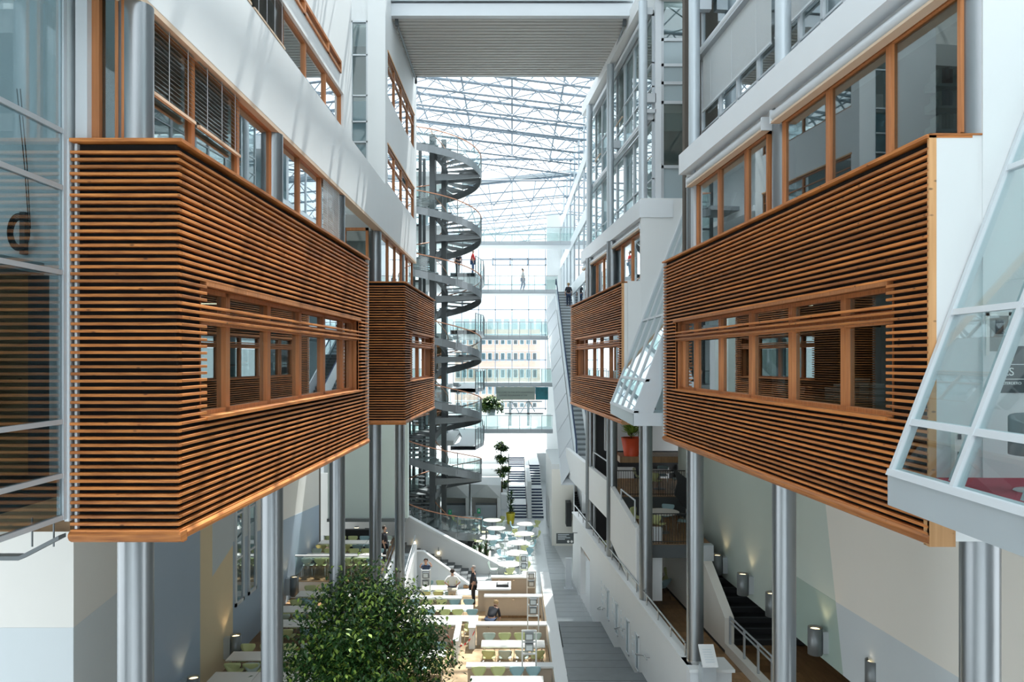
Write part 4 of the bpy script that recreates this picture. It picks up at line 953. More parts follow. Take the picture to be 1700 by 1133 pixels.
t = thing('low_wall.001', 'white end post beside the taped opening', 'wall', (-1.5, 28.7, -11.1)); B(-1.62,-1.4,28.3,28.9,-11.1,-10.1).build('core', 'white', t); B(-1.65,-1.37,28.27,28.93,-10.1,-10.05).build('cap', 'white', t)
t = thing('low_wall.002', 'white end post at the left of the taped opening', 'wall', (-2.2, 28.7, -11.1)); B(-2.1,-1.95,27.0,28.9,-11.1,-10.12).build('core', 'white', t); B(-2.13,-1.92,26.97,28.93,-10.12,-10.07).build('cap', 'white', t)
tp = thing('barrier_tape', 'red and white barrier tape sagging across the opening', 'tape', (-1.8, 28.6, -10.4))
for i in range(14):
    f0, f1 = i/14, (i+1)/14; zf_ = lambda f: -10.2-.55*sin(pi*f)**.8
    if 0 <= i < 14: MB().poly([(-2.5+1.1*f0,28.2,zf_(f0)),(-2.5+1.1*f1,28.2,zf_(f1)),(-2.5+1.1*f1,28.2,zf_(f1)+.07),(-2.5+1.1*f0,28.2,zf_(f0)+.07)], (0,.004,0)).build('tape_segment', 'tape' if i % 2 else 'wcloth', tp)
# tables with chairs in the booths
def booth_row(x0, n, yc, zfl, where, kinds, near=True, far=True, tl=None, pitch=.57):
    L_ = n*pitch
    ltable(x0, x0+L_, yc-.33, yc+.33, zfl+.74, 'long white table %s' % where)
    for j in range(n):
        for side, on in ((-1, near), (1, far)):
            if on:
                kk = kinds[(j+(side > 0)*2) % len(kinds)]
                chair(kk, x0+pitch*(j+.5)+random.uniform(-.03,.03), yc+side*.56, zfl, (0 if side > 0 else pi)+random.uniform(-.12,.12),
                      '%s shell chair, %s from left, %s side, table %s' % (CN[kk], NUM[j], 'near' if side < 0 else 'far', where), 'shell chairs '+where)
booth_row(-1.1, 4, 26.9, -10.88, 'between the two nearest ribbed dividers', ['green','grey','grey','green'])
booth_row(-1.3, 4, 23.2, -10.62, 'in front of the nearest divider', ['blue','blue','green','green'])
booth_row(-4.0, 3, 26.0, -10.88, 'behind the tree crown', ['green','blue','green'])
booth_row(-4.2, 5, 30.2, -11.1, 'left of the bending person', ['blue','green','green'])
booth_row(-3.9, 4, 31.5, -11.1, 'by the counter shelf', ['blue','blue','green','green'], near=False)
booth_row(-4.2, 3, 34.6, -11.2, 'by the white stair foot', ['green','green','blue'])
# round cafe tables
def make_round(mat='table'):
    t = thing('round_table', 'round table', 'table', (0,0,0))
    MB().lathe((0,0,0), [(.58,.715),(.6,.725),(.6,.745),(.58,.75)], 32).build('tabletop', mat, t)
    MB().tube([(0,0,.02),(0,0,.715)], .035, 8).build('pedestal', 'steel2', t)
    MB().lathe((0,0,0), [(.26,0),(.25,.02),(.04,.035)], 20).build('foot', 'steel2', t)
    return t
RT = make_round(); first = [True]
def rtable(x, y, z, label, group, ks, ph=0.):
    if first[0]: RT.location = (x,y,z); RT['label'] = label; RT['group'] = group; first[0] = False
    else: dup(RT, (x,y,z), 0, label, group)
    for j in range(len(ks)):
        a = ph+2*pi*j/len(ks); chair(ks[j], x+.78*cos(a), y+.78*sin(a), z, a-pi/2+random.uniform(-.3,.3), '%s shell chair %s the %s' % (CN[ks[j]], ['right of','behind','left of','before'][int(((a+pi/4)%(2*pi))/(pi/2))%4], label), 'chairs around the round cafe tables')
rl_ = ['round white table nearest the planting bed','round white table by the thin dark post','round white table under the stair landing','round white table mid cafe','second round white table beside the walkway','third round white table beside the walkway','round white table beneath the exit sign','round white table in back row centre','round white table at the cafe back','round white table farthest left in cafe','round white table between middle and back']
for i, (x_, Y) in enumerate([(-.15,38.6),(-1.3,44.3),(-1.0,46.8),(.75,45.3),(.25,40.8),(.35,43.1),(-3.0,49.8),(.9,48.0),(-1.3,49.2)]):
    rtable(x_, Y, FL, rl_[i], 'round cafe tables', [['green','blue','grey','green'],['blue','green','blue'],['grey','green','blue','blue']][i%3], i*.7)
for i, (x_, Y) in enumerate([(5.1,28.3),(4.9,30.3),(4.75,32.4)]):
    rtable(x_, Y, -8.8, ['nearest round wooden table behind the parapet','second round wooden table behind the parapet','farthest round wooden table behind the parapet'][i], 'round tables on the podium', ['green','blue','green','blue'], i*.9+.5)
# wall lamps
def wall_lamp(x, y, z, s, label, h=.80):
    t = thing('wall_lamp', label, 'lamp', (x, y, z))
    MB().lathe((x,y,z), [(.15,0),(.17,.01),(.17,h),(.155,h),(.15,h-.05)], 24).build('shade', 'steel2', t)
    B(*sorted((x-s*.15, x-s*.36)), y-.12, y+.12, z+.05, z+h-.08).build('back_box', 'alu', t)
    MB().lathe((x,y,z), [(.12,h-.06),(.12,h-.05)], 16).build('bulb', 'lamp', t)
    l = bpy.data.lights.new('lamp_light', 'SPOT'); l.energy = 5; l.color = (1,.72,.42); l.spot_size = R(80); l.shadow_soft_size = .08
    o = bpy.data.objects.new('lamp_light', l); C.objects.link(o); o.parent = t; o.location = (0,0,h+.02); o.rotation_euler = (R(180), R(-12*s), 0)
for i, (x, y) in enumerate([(-8.84,20.9),(-8.84,24.1),(-8.84,30.6),(-8.84,34.0)]):
    wall_lamp(x, y, -9.6, 1, ['cylindrical wall lamp on the blue field at the bottom edge','cylindrical wall lamp on the sand coloured field','cylindrical wall lamp on the blue field in the middle of the left wall','cylindrical wall lamp near the far end of the left wall'][i])
for i, (px, yb) in enumerate([(1191,25.0),(1233,22.8),(1281,20.9),(1353,18.2),(1450,16.2)]):
    wall_lamp((px-850)*yb/1250, yb, -7.12, -1, ['cylindrical wall lamp at the far end of the green wall','cylindrical wall lamp over the black stair','cylindrical wall lamp half hidden by the second right column','cylindrical wall lamp by the slanted white paint edge','cylindrical wall lamp on the grey field at the bottom edge'][i], .66)
sb = thing('junction_box', 'grey box on the wall end beside the third right column', 'box', at(1176,932,24.2)); a_ = at(1168,932,24); b_ = at(1185,906,24); B(a_[0],b_[0],24,24.3,a_[2],b_[2]).build('body', 'apron', sb); B(a_[0]+.02,b_[0]-.02,23.985,24,a_[2]+.03,b_[2]-.03).build('lid', 'alu', sb)
# info lectern on the podium end
il = thing('info_stand', 'grey information stand with a white sloped notice at the podium end', 'sign', (4.85, 18.7, -8.8))
B(4.66,5.02,18.5,18.8,-8.8,-7.55).build('pedestal', 'apron', il)
MB().poly([(4.62,18.25,-7.42),(5.0,18.25,-7.42),(5.04,18.85,-7.12),(4.66,18.85,-7.12)], (0,0,-.04)).build('notice', 'white', il)
for k in range(6): f = k/6; MB().poly([(4.72,18.33+.42*f,-7.37+.21*f),(4.94,18.33+.42*f,-7.37+.21*f),(4.94,18.35+.42*f,-7.36+.21*f),(4.72,18.35+.42*f,-7.36+.21*f)], (0,0,.004)).build('printed_line', 'greyblue', il)

# ------------------------------------------------------------------ right terraces behind the podium
def rails(x0, x1, Y, z, label, mat='dark', n=None):
    t = thing('balustrade', label, 'railing', ((x0+x1)/2, Y, z)); n = n or int((x1-x0)/.09)
    MB().tube([(x0,Y,z+1.0),(x1,Y,z+1.0)], .02, 6).build('top_rail', mat, t); MB().tube([(x0,Y,z+.08),(x1,Y,z+.08)], .015, 6).build('bottom_rail', mat, t)
    for i in range(n+1): x = x0+(x1-x0)*i/n; MB().tube([(x,Y,z),(x,Y,z+1.0)], .009, 4, cap=False).build('baluster', mat, t)
def terrace(nm, lab_, x0, x1, Y0, Y1, z, th, mf='oak'):
    p = smt(nm, lab_); B(x0, x1, Y0, Y1, z-th, z-.02).build('slab', 'char', p); B(x0, x1, Y0+.02, Y1, z-.02, z).build('floor_finish', mf, p)
terrace('floor.020', 'lower balcony floor above the podium', 4.3, 6.6, 24.9, 29.5, -6.1, .45, 'brown')
terrace('floor.021', 'upper balcony floor above the podium', 3.9, 7.4, 29.5, 34, -5.35, .8, 'brown')
rails(4.5, 5.95, 24.95, -6.1, 'black balustrade of the lower balcony above the podium'); rails(4.1, 7.3, 29.55, -5.35, 'black balustrade of the upper balcony above the podium')
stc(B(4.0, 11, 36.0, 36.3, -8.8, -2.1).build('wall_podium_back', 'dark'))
for i, (a, b, c, d) in enumerate([(1022,1052,776,796),(1095,1110,776,808),(1125,1165,772,800),(1022,1052,800,812)]):
    p0 = at(a, d, 35.9); p1 = at(b, c, 35.9); wi = smt(wname()); B(p0[0],p1[0],35.85,35.95,p0[2],p1[2]).build('pane', 'white', wi); B(p0[0]-.04,p0[0],35.82,35.95,p0[2],p1[2]).build('window_frame', 'dark', wi)
stc(B(4.4, 12, 35.6, 35.98, -4.3, -2.6).build('wall_podium_back.001', 'white'))
pw2 = smt('wall_balcony', 'stepped white balcony front above the podium')
MB(TR).poly([(6.05,24.6,-9.3+.3),(6.05,29.8,-9.0),(6.05,37,-7.4),(6.05,37,-3.6),(6.05,28.5,-5.2),(6.05,28.5,-6.1),(6.05,26.2,-6.1),(6.05,24.6,-5.9)][0:0] or
   [(6.0,25.5,-8.05),(6.0,30.2,-7.0),(6.0,30.2,-4.9),(6.0,25.5,-5.7)], (.18,0,0)).build('front', 'white', pw2)
MB(TR).poly([(6.0,25.3,-8.1),(6.0,25.5,-8.1),(6.0,25.5,-5.65),(6.0,25.3,-5.65)], (.85,0,0)).build('return', 'white2', pw2)
MB(TR).poly([(6.0,30.2,-6.4),(6.0,42,-6.4),(6.0,42,-4.9),(6.0,30.2,-4.9)], (.2,0,0)).build('front', 'white', pw2)
gr_ = thing('gallery_railing', 'short grey railings stepping along the white balcony front', 'railing', (4, 30, -5))
for (ya, yb, z) in [(30.4,34,-4.9),(26.0,28.2,-5.6)]:
    MB(TR).tube([(6.1,ya,z+.75),(6.1,yb,z+.75)], .03, 6).build('rail', 'alu', gr_); MB(TR).tube([(6.1,ya,z),(6.1,ya,z+.75)], .03, 6).build('post', 'alu', gr_); MB(TR).tube([(6.1,yb,z),(6.1,yb,z+.75)], .03, 6).build('post', 'alu', gr_)
for j, (x, y, z, nm) in enumerate([(5.3,26.6,-6.1,'lower'),(6.1,31.2,-5.35,'upper')]):
    rtable(x, y, z, 'round white table on the %s balcony' % nm, 'balcony tables', ['blue','green','green','blue'], 1.2)
hs = thing('hanging_bracket', 'black angular stair stringer hanging before the balcony', 'stair', (6.6, 29, -4))
MB().poly([at(1117,777,29), at(1126,800,29), at(1120,822,29), at(1135,842,29), at(1146,851,29), at(1164,851,29), at(1164,800,29), at(1140,795,29)], (0,.15,0)).build('stringer', 'dark', hs)
# plant pots
def pot_plant(x, y, z, r, h, ph, label, pmat, lm='leaf', n=60, cat='plant', spread=.35, ll=.22):
    t = thing('potted_plant', label, cat, (x,y,z))
    MB().lathe((x,y,z), [(r*.7,0),(r,h),(r*.9,h),(r*.85,h-.05)], 20).build('pot', pmat, t); MB().lathe((x,y,z), [(r*.85,h-.06),(r*.8,h-.05)], 16).build('soil', 'soil', t)
    MB().tube([(x,y,z+h-.05),(x+.02,y,z+h+ph*.8)], .02, 5, r2=.008).build('stem', 'bark', t)
    m = MB()
    for k in range(n):
        a = random.uniform(0,2*pi); f = random.random(); rr = spread*random.uniform(.3,1)*(.6+.4*sin(pi*f)); c = Vector((x+rr*.3*cos(a), y+rr*.3*sin(a), z+h+ph*f*.85)); d = Vector((cos(a), sin(a), random.uniform(.3,1.2))).normalized()*ll; sd_ = d.cross(Vector((0,0,1))).normalized()*ll*.16
        m.add([c, c+d*.5+sd_, c+d, c+d*.5-sd_], [(0,1,2),(0,2,3)])
    stuff(m.build('foliage', lm, t)); return t
pz = at(1048,757,31)
pot_plant(pz[0], 31.0, pz[2], .42, .75, 1.0, 'bushy plant in an orange pot on the ledge by the fourth right column', 'orange', 'leaf2', 160, spread=.5, ll=.4)
pot_plant(pz[0]+.42, 31.6, pz[2], .36, .7, .9, 'second orange pot partly hidden behind the first', 'orange', 'leaf2', 60)
stc(B(4.4, 7.5, 30.7, 32.2, pz[2]-.25, pz[2]).build('trim_1', 'brown'))
pot_plant(-.1, 51.5, FL, .32, .75, 1.6, 'slim plant in a yellow pot by the broad stairs', 'yellow', 'leaf', 90, spread=.4, ll=.35)

# ------------------------------------------------------------------ far stairs and white terraces
fs = thing('broad_stair', 'broad pale stair of four flights with dark blue risers', 'staircase', (0, 53, FL))
Y0s = 53.4; z = FL; yy = Y0s
for f in range(4):
    for i in range(5):
        B(-.25, 1.05, yy+.003, 69, z, z+.13).build('step', 'white', fs); B(-.24, 1.04, yy-.012, yy+.001, z+.0, z+.105).build('riser', 'navy', fs); z += .13; yy += .38
    yy += 2.0
fs2 = thing('broad_stair.001', 'narrower stair with dark treads right of the broad stair', 'staircase', (2, 53, FL)); z = FL; yy = Y0s
for i in range(18):
    B(1.42, 2.25, yy+.003, 69, z, z+.145).build('step', 'white', fs2); B(1.43, 2.24, yy-.012, yy+.001, z, z+.11).build('riser', 'navy', fs2); z += .145; yy += .42 if i != 9 else 1.6
stc(B(1.1, 1.38, 53.2, 69, FL, -8.6).build('wall_stair_divider', 'white'))
stc(B(-12, 6, 69, 90, FL, -8.55).build('floor.030', 'white')); stc(B(-12, -4.9, 40.5, 69, FL, FL+.02).build('floor.031', 'pale'))
for i, (xa, xb_, Y, z0, z1) in enumerate([(-9,-.35,60,-9.9,-9.7),(-9,-.35,63,-9.4,-9.1),(-9,-.35,66,-8.9,-8.6)]):
    stc(B(xa, xb_, Y, Y+3.2, FL, z1).build('floor.%03d' % (40+i), 'white'))
for i in range(3):
    x0_ = (690-850)/24+i*3.0
    t = thing('service_counter', 'white %s counter block with a dark recess under the far terrace' % ['left','middle','right'][i], 'counter', (x0_+1.2, 52.5, FL))
    xa = [-7.3,-5.1,-2.9][i]; xe = xa+2.1
    MB().poly([(xa,52.6,-9.6),(xe,52.2,-9.6),(xe,52.2,-8.7),(xa+1.2,51.8,-8.6),(xa,52.6,-8.7)], (0,3.5,0)).build('upper_block', 'white', t)
    B(xa, xe, 54.4, 54.6, FL, -9.6).build('back_panel', 'cream', t); B(xe-.22, xe, 52.2, 54.5, FL, -9.5).build('side_pier', 'white', t); B(xa+.3, xe-.3, 53.4, 54.2, FL, -10.3).build('counter', 'apron', t)
for i, (px, py) in enumerate([(747,851),(795,849),(788,861)]):
    p = at(px, py, 51.6); t = thing('exit_sign', ['green exit sign on the left white pier','green exit sign on the right white pier','dark green exit sign low by the round tables'][i], 'sign', p); B(p[0]-.1,p[0]+.1,51.6,51.66,p[2]-.16,p[2]+.16).build('panel', 'exit', t); B(p[0]-.03,p[0]+.05,51.59,51.6,p[2]-.06,p[2]+.1).build('pictogram', 'text', t)
# right far block with doorway and screen
rb_ = smt('wall_far_block', 'white block with a doorway left of the small black stair')
B(2.4, 4.35, 45.5, 53.2, -6.6, -6.3).build('parapet', 'white', rb_); B(2.4, 2.7, 50.5, 53.2, FL, -6.6).build('pier', 'white', rb_); B(2.4, 2.7, 45.5, 48.3, FL, -6.6).build('pier', 'white', rb_); B(2.4,2.7,48.3,50.5,-9.0,-6.6).build('lintel', 'white', rb_)
B(2.4, 3.9, 45.3, 45.5, FL, -6.6).build('face', 'cream', rb_); B(3.9,4.6,42,45.5,FL,-7).build('face', 'white', rb_)
B(3.6,3.65,46,50,-11.2,-7).build('inner_wall','cream',rb_)
p = at(942,852,44.6); tv = thing('wall_screen', 'black flat screen on the white block facing the walkway', 'screen', p); B(p[0]-.08,p[0]+.22,44.3,45.2,p[2]-.75,p[2]+.65).build('display', 'dark', tv); B(p[0]+.2,p[0]+.9,44.6,44.9,p[2]-.1,p[2]+.1).build('wall_bracket','steel2',tv)
bs2 = thing('staircase.001', 'small black stair between white walls under the escalator end', 'staircase', (3.7, 40, -8))
for i in range(12): a = at(954,858-i*4,41.5+i*.35); b = at(972,858-i*4,41.5+i*.35); B(a[0],b[0],41.5+i*.35,42.1+i*.35,a[2]-.25,a[2]).build('step', 'dark', bs2)
for pxx in (952,973): MB().poly([at(pxx,862,41.4), at(pxx,812,45.8), at(pxx,800,45.8), at(pxx,840,41.4)], (.06,0,0)).build('side_wall', 'white', bs2)
# direction sign hanging over the walkway
a = at(923.5,903,37); b = at(952.5,886,37)
sg = thing('direction_sign', 'dark hanging direction sign with white lines and two round symbols', 'sign', ((a[0]+b[0])/2, 37, a[2]))
B(a[0],b[0],37,37.05,a[2],b[2]).build('panel', 'signdark', sg)
for k in range(4): B(a[0]+.08,a[0]+.08+[.55,.42,.6,.35][k],36.99,37,b[2]-.08-.075*k,b[2]-.05-.075*k).build('printed_line', 'greyblue', sg)
for k in (0,1): m = MB(lambda p: (p[0], 36.985+p[2]*.2, p[1])); m.lathe((b[0]-.1-.17*k, a[2]+.10, 0), [(.06,0),(.06,.03)], 16); m.build('round_symbol', 'text', sg)
MB().tube([(b[0]-.05,37.02,b[2]+.02),(b[0]+.35,37.02,b[2]+.02)], .02, 6).build('arm', 'steel2', sg)
# information pillar
p = at(944,970,36.8); ip = thing('info_pillar', 'slim silver information pillar standing on the walkway', 'pillar', (2.7, 36.8, FL)); B(2.62,2.92,36.8,36.95,FL,FL+1.5).build('body', 'alulight', ip); B(2.55,3.0,36.7,37.05,FL,FL+.03).build('base_plate', 'alu', ip)

# ------------------------------------------------------------------ white stair at the centre left
ws = thing('white_stair', 'white walled stair with dark steps rising left towards the terrace', 'staircase', (-2, 38, FL))
YB = 39.4
MB().poly([at(675,858,YB), at(897,977,YB), at(897,992,YB), at(655,992,YB), at(655,858,YB)], (0,.2,0)).build('back_wall', 'white', ws)
MB().poly([at(673,856,YB-.1), at(899,976,YB-.1), at(899,979.5,YB-.1), at(673,861,YB-.1)], (0,.45,0)).build('back_coping', 'white', ws)
YF = 37.0
MB().poly([at(690,918,YF), at(703,918,YF), at(778,972,YF), at(778,990,YF), at(690,1000,YF)], (0,.18,0)).build('front_wall', 'white2', ws)
MB().poly([at(688,916,YF-.06), at(703,916,YF-.06), at(779,970.5,YF-.06), at(779,974.5,YF-.06), at(702,920,YF-.06), at(688,920,YF-.06)], (0,.3,0)).build('front_coping', 'white', ws)
B(at(778,0,YF)[0]-.25, at(778,0,YF)[0], YF-.1, YF+.2, FL, at(0,972,YF)[2]).build('newel_panel', 'post', ws)
for i in range(16):
    x1_ = -1.9-i*.36; B(x1_-.38, x1_, YF+.2, YB, FL+.15*i, FL+.15*(i+1)).build('step', 'char', ws)
for i, (px, py) in enumerate([(728,919),(760,961),(838,966),(688,902)]):
    p = at(px, py, YB-.08); t = thing('stair_lamp', 'small round lamp on the white stair wall, %s' % ['above the dark steps','near the bottom step','at the foot of the coping','high at the left'][i], 'lamp', p); m = MB(lambda q, p=p: (q[0], p[1]-(q[2]-p[2])*.5, p[2]+(q[1]-p[1]))); m.lathe(p, [(.08,0),(.07,.07),(.02,.09)], 16); m.build('shade', 'lamp', t)
    B(p[0]-.02,p[0]+.02,p[1]-.02,p[1]+.06,p[2]+.1,p[2]+.3).build('stem','steel2',t)
for i, (px, py, Y) in enumerate([(592,876,37.3),(640,884,37.3)]):
    p = at(px, py, Y); t = thing('downlight', ['warm downlight under the mint wall','warm downlight between the two left columns'][i], 'lamp', p); MB().lathe((p[0],p[1],p[2]), [(.1,0),(.12,.05)], 16).build('rim', 'alu', t); MB().lathe((p[0],p[1],p[2]), [(.1,-.02),(.09,-.01)], 16).build('lens', 'lamp', t)
dn = smt('trim_2', 'dark soffit edge under the mint wall'); B(-9.2,-5.3,37.4,39.5,-8.05,-7.9).build('soffit', 'steel2', dn)
sf = thing('sofa', 'black leather sofa beyond the raised rear terrace', 'sofa', (-6.2, 37, -9.2))
B(-8.2,-6.5,36.2,36.9,-9.2,-8.75).build('seat', 'dark', sf); B(-8.2,-6.5,36.75,37.0,-8.9,-8.3).build('backrest', 'dark', sf); B(-8.4,-8.2,36.2,37.0,-9.2,-8.5).build('armrest', 'dark', sf); B(-6.5,-6.3,36.2,37.0,-9.2,-8.5).build('armrest', 'dark', sf)
# switchback white ramp walls between left terrace and centre, with railings
rw = thing('side_stair', 'white walled side stair with black rails between terrace and centre', 'staircase', (-5, 33, FL))
MB().poly([(-4.75,30.2,FL),(-4.75,36.4,FL),(-4.75,36.4,-8.9),(-4.75,30.2,-10.3)], (.15,0,0)).build('left_wall', 'white', rw)
MB().poly([(-5.5,30.2,-10.5),(-5.5,36.4,-10.5),(-5.5,36.4,-8.7),(-5.5,30.2,-9.6)], (.12,0,0)).build('right_wall', 'white', rw)
for i in range(11): B(-5.4,-4.75,31.0+i*.45,31.5+i*.45,-10.9,-10.75+i*.15).build('step', 'apron', rw)
MB().tube([(-5.44,30.0,-9.3),(-5.44,36.4,-8.2)], .04, 6).build('handrail', 'dark', rw); MB().tube([(-4.68,30.0,-9.9),(-4.68,36.4,-8.5)], .03, 6).build('handrail', 'alu', rw)
for i in range(6): yv = 30.2+i*1.2; MB().tube([(-5.44,yv,-9.7+i*.2),(-5.44,yv,-9.27+i*.2)], .02, 5).build('post', 'dark', rw)

# ------------------------------------------------------------------ ladder shaped lighting frames
def ladder(pxl, pxr, pyt, pyb, Y, label, rungs, lamps):
    a = at(pxl, pyb, Y); b = at(pxr, pyt, Y); zb = min(a[2], FL+.6); t = thing('light_frame', label, 'light stand', ((a[0]+b[0])/2, Y, FL))
    for x in (a[0], b[0]): B(x-.025, x+.025, Y-.025, Y+.025, FL+.1, b[2]).build('post', 'white', t)
    for r_ in rungs: z = (HY-r_)*Y/FPX; B(a[0], b[0], Y-.02, Y+.02, z-.03, z+.03).build('rung', 'white', t)
    for r_ in lamps:
        z = (HY-r_)*Y/FPX; xm = (a[0]+b[0])/2; f = B(xm-.14, xm+.14, Y-.12, Y+.05, z-.12, z+.12).build('lamp_head', 'steel2', t)
        B(xm-.10, xm+.10, Y-.13, Y-.12, z-.08, z+.08).build('lens', 'greyblue', f)
ladder(867,890,1047,1133,24.4,'white ladder frame with two lamps nearest the camera',[1048,1066,1086],[1056,1074])
ladder(876,894,991,1062,28.5,'white ladder frame with two lamps in front of the tall divider',[992,1005,1023],[999,1013])
ladder(875,889,949,1000,35.2,'white ladder frame with two lamps at the end of the farthest divider',[950,963,976],[956,969])
ladder(863,876,920,960,37.5,'faint white ladder frame beside the cafe tables',[921,933,945],[927,939])
ladder(700,714,946,990,34.0,'white ladder frame on the left in front of the seated person',[948,962],[955,968])
# white shelf with folded magazines and counter left of the divider
cs = thing('counter', 'white topped counter with a rack of papers beside the standing man', 'counter', (-.9,33.4,-11.1)); B(-1.5,-.1,33.2,34.2,-11.1,-10.15).build('body', 'ribbed', cs); B(-1.55,-.05,33.1,34.3,-10.15,-10.08).build('top', 'white', cs)
nb = thing('newspaper_tray', 'dark tray of papers on the white topped counter', 'tray', (-.4,33.6,-10.08)); B(-.7,-.15,33.4,33.9,-10.08,-10.0).build('tray', 'dark', nb); B(-.64,-.2,33.45,33.85,-10.0,-9.97).build('paper', 'paper', nb)
bk = thing('bicycle_wheel', 'dark wheel shaped rail beyond the tree top at the white wall', 'wheel', at(693,997,31)); p = at(693,994,31)
MB().tube([(p[0]+.32*cos(k*pi/12), 31, p[2]+.32*sin(k*pi/12)) for k in range(25)], .022, 6, cap=False).build('rim', 'dark', bk); MB().tube([(p[0]-.8,31,p[2]-.2),(p[0],31,p[2])],.02,6).build('stay','steel2',bk)

# ------------------------------------------------------------------ agave planting bed by the stair foot
pb = thing('planting_bed', 'low planting bed with stones beside the white stair', 'planting bed', (-1.5, 41.5, FL))
B(-4.2,-1.2,40.2,43.0,FL,FL+.3).build('kerb', 'cream', pb); B(-4.1,-1.3,40.3,42.9,FL+.3,FL+.34).build('soil', 'soil', pb)
for i, (px, py) in enumerate([(786,917),(778,914),(797,922)]):
    p = at(px,py,41.6); o = bmesh.new(); bmesh.ops.create_icosphere(o, subdivisions=2, radius=.22); me = bpy.data.meshes.new('boulder'); 
    for v in o.verts: v.co = Vector((v.co.x*1.5, v.co.y, v.co.z*.7))*(1+.15*random.random())
    o.to_mesh(me); me.materials.append(M['cream']); q = bpy.data.objects.new('boulder', me); C.objects.link(q); q.location = (p[0], 41.6+i*.3, FL+.45); tag(q, ['pale boulder in the planting bed','small boulder left in the planting bed','boulder beside the spiky plants'][i], 'stone')
for i, (px, s_) in enumerate([(796,1.0),(807,1.1),(787,.7)]):
    x = (px-850)*41.0/1250; t = thing('agave_plant', ['spiky dark agave in the middle of the planting bed','spiky dark agave nearest the cafe tables','small spiky agave by the boulders'][i], 'plant', (x, 41.0, FL+.3)); m = MB()
    for k in range(46):
        a = random.uniform(0,2*pi); el = random.uniform(.2,1.45); d = Vector((cos(a)*cos(el), sin(a)*cos(el), sin(el)))*.55*s_; sd_ = Vector((-sin(a),cos(a),0))*.05; c = Vector((x,41.0,FL+.4+random.random()*.6*s_))
        m.add([c-sd_, c+sd_, c+d], [(0,1,2)])
    stuff(m.build('foliage', 'leaf', t)); MB().tube([(x,41,FL+.3),(x,41,FL+1.1*s_)],.06,6).build('stem','bark',t)
pol = thing('lamp_post', 'thin dark post rising through a round cafe table', 'post', (-1.5,44.0,FL)); MB().tube([(-1.5,44.1,FL),(-1.5,44.1,FL+1.2)],.05,8).build('post','steel',pol); MB().lathe((-1.5,44.1,FL),[(.15,0),(.14,.03)],12).build('base','steel',pol)

# ------------------------------------------------------------------ trees
def tree(x, y, z, ht, cr, cz, nleaf, label, name='ficus_tree', leaf=.11, clusters=60, mat2=True, pot=None, trunk_r=.06, blob=None):
    t = thing(name, label, 'tree', (x,y,z)); rnd = random.Random(int(abs(x*100)+y))
    if pot: MB().lathe((x,y,z), [(pot*.8,0),(pot,.5),(pot*.9,.5),(pot*.85,.42)], 24).build('pot', 'apron', t); MB().lathe((x,y,z), [(pot*.86,.40),(pot*.8,.43)], 16).build('soil', 'soil', t)
    for k in range(3 if ht > 3 else 1):
        a = k*2.1; MB().tube([(x+.04*cos(a),y+.04*sin(a),z+.1),(x+.10*cos(a+1),y+.10*sin(a+1),z+ht*.35),(x+.05*cos(a+2),y+.05*sin(a+2),z+ht*.6),(x+.25*cos(a),y+.25*sin(a),z+ht*.8)], trunk_r, 8, r2=trunk_r*.4).build('trunk', 'bark', t)
    cs_ = []; br = MB()
    for k in range(clusters):
        if blob: bz, brd = blob[k % len(blob)]; c = Vector((x,y,z+bz)); rr = brd
        else: c = Vector((x,y,z+cz)); rr = 1
        while True:
            u = Vector((rnd.uniform(-1,1), rnd.uniform(-1,1), rnd.uniform(-1,1)))
            if .35 < u.length < 1: break
        if blob: q = c+Vector((u.x*rr, u.y*rr, u.z*rr*.6))
        else:
            q = c+Vector((u.x*cr*(1-.25*max(0,u.z)), u.y*cr*(1-.25*max(0,u.z)), u.z*(ht-cz)*1.0 if u.z > 0 else u.z*cz*.55))
        cs_.append((q, u)); br.tube([(x,y,q.z-.4 if not blob else q.z-.1), tuple(q)], .018 if not blob else .01, 4, r2=.005, cap=False)
    stuff(br.build('branches', 'bark', t))
    for mi_, (mt_, share) in enumerate((('leaf', .82), ('leaf2', .18))):
        m = MB(); n = int(nleaf*share)
        for k in range(n):
            q, u = cs_[rnd.randrange(len(cs_))]; sp_ = (cr*.24 if not blob else blob[0][1]*.35)
            g_ = Vector((rnd.gauss(0,1), rnd.gauss(0,1), rnd.gauss(0,.75)))*sp_*.62
            if mi_: g_ = Vector((g_.x, g_.y-abs(g_.y)*.2, abs(g_.z)))+Vector((0,0,.02))  # brighter leaves sit on cluster tops, painting the crown's highlights
            p = q+g_; a = rnd.uniform(0,2*pi); l = leaf*rnd.uniform(.7,1.2)
            d = Vector((cos(a)*.75, sin(a)*.75, rnd.uniform(-.9,-.1))).normalized()*l; s_ = Vector((-sin(a),cos(a),0))*l*.25; up = Vector((0,0,l*.08))
            m.add([p, p+d*.45+s_+up, p+d, p+d*.45-s_+up, p+d*.5], [(0,4,1),(4,2,1),(0,3,4),(4,3,2)])
        stuff(m.build('foliage', mt_, t))
    return t
tree(-3.7, 19.4, -10.6, 5.05, 1.95, 3.0, 21000, 'large leafy fig tree with dark green crown in front of the dining rows', leaf=.15, clusters=150, pot=.5)
p = at(833,820,57); tree(p[0], 57, at(0,820,57)[2], 4.4, .5, 2, 1500, 'slender tiered tree with four leaf tufts beside the broad stair', 'tiered_tree', .26, 24, trunk_r=.035, blob=[(.85,.62),(1.75,.55),(2.65,.5),(3.6,.42)])
stc(B(p[0]-.5,p[0]+.4,56.5,57.5,FL,at(0,820,57)[2]).build('trim_3','white'))
p = at(815,690,62); tree(p[0], 62, p[2], 1.5, 1.05, .8, 2200, 'bushy dark tree on the lowest footbridge level', 'bushy_tree', .3, 34, trunk_r=.04, pot=.4)

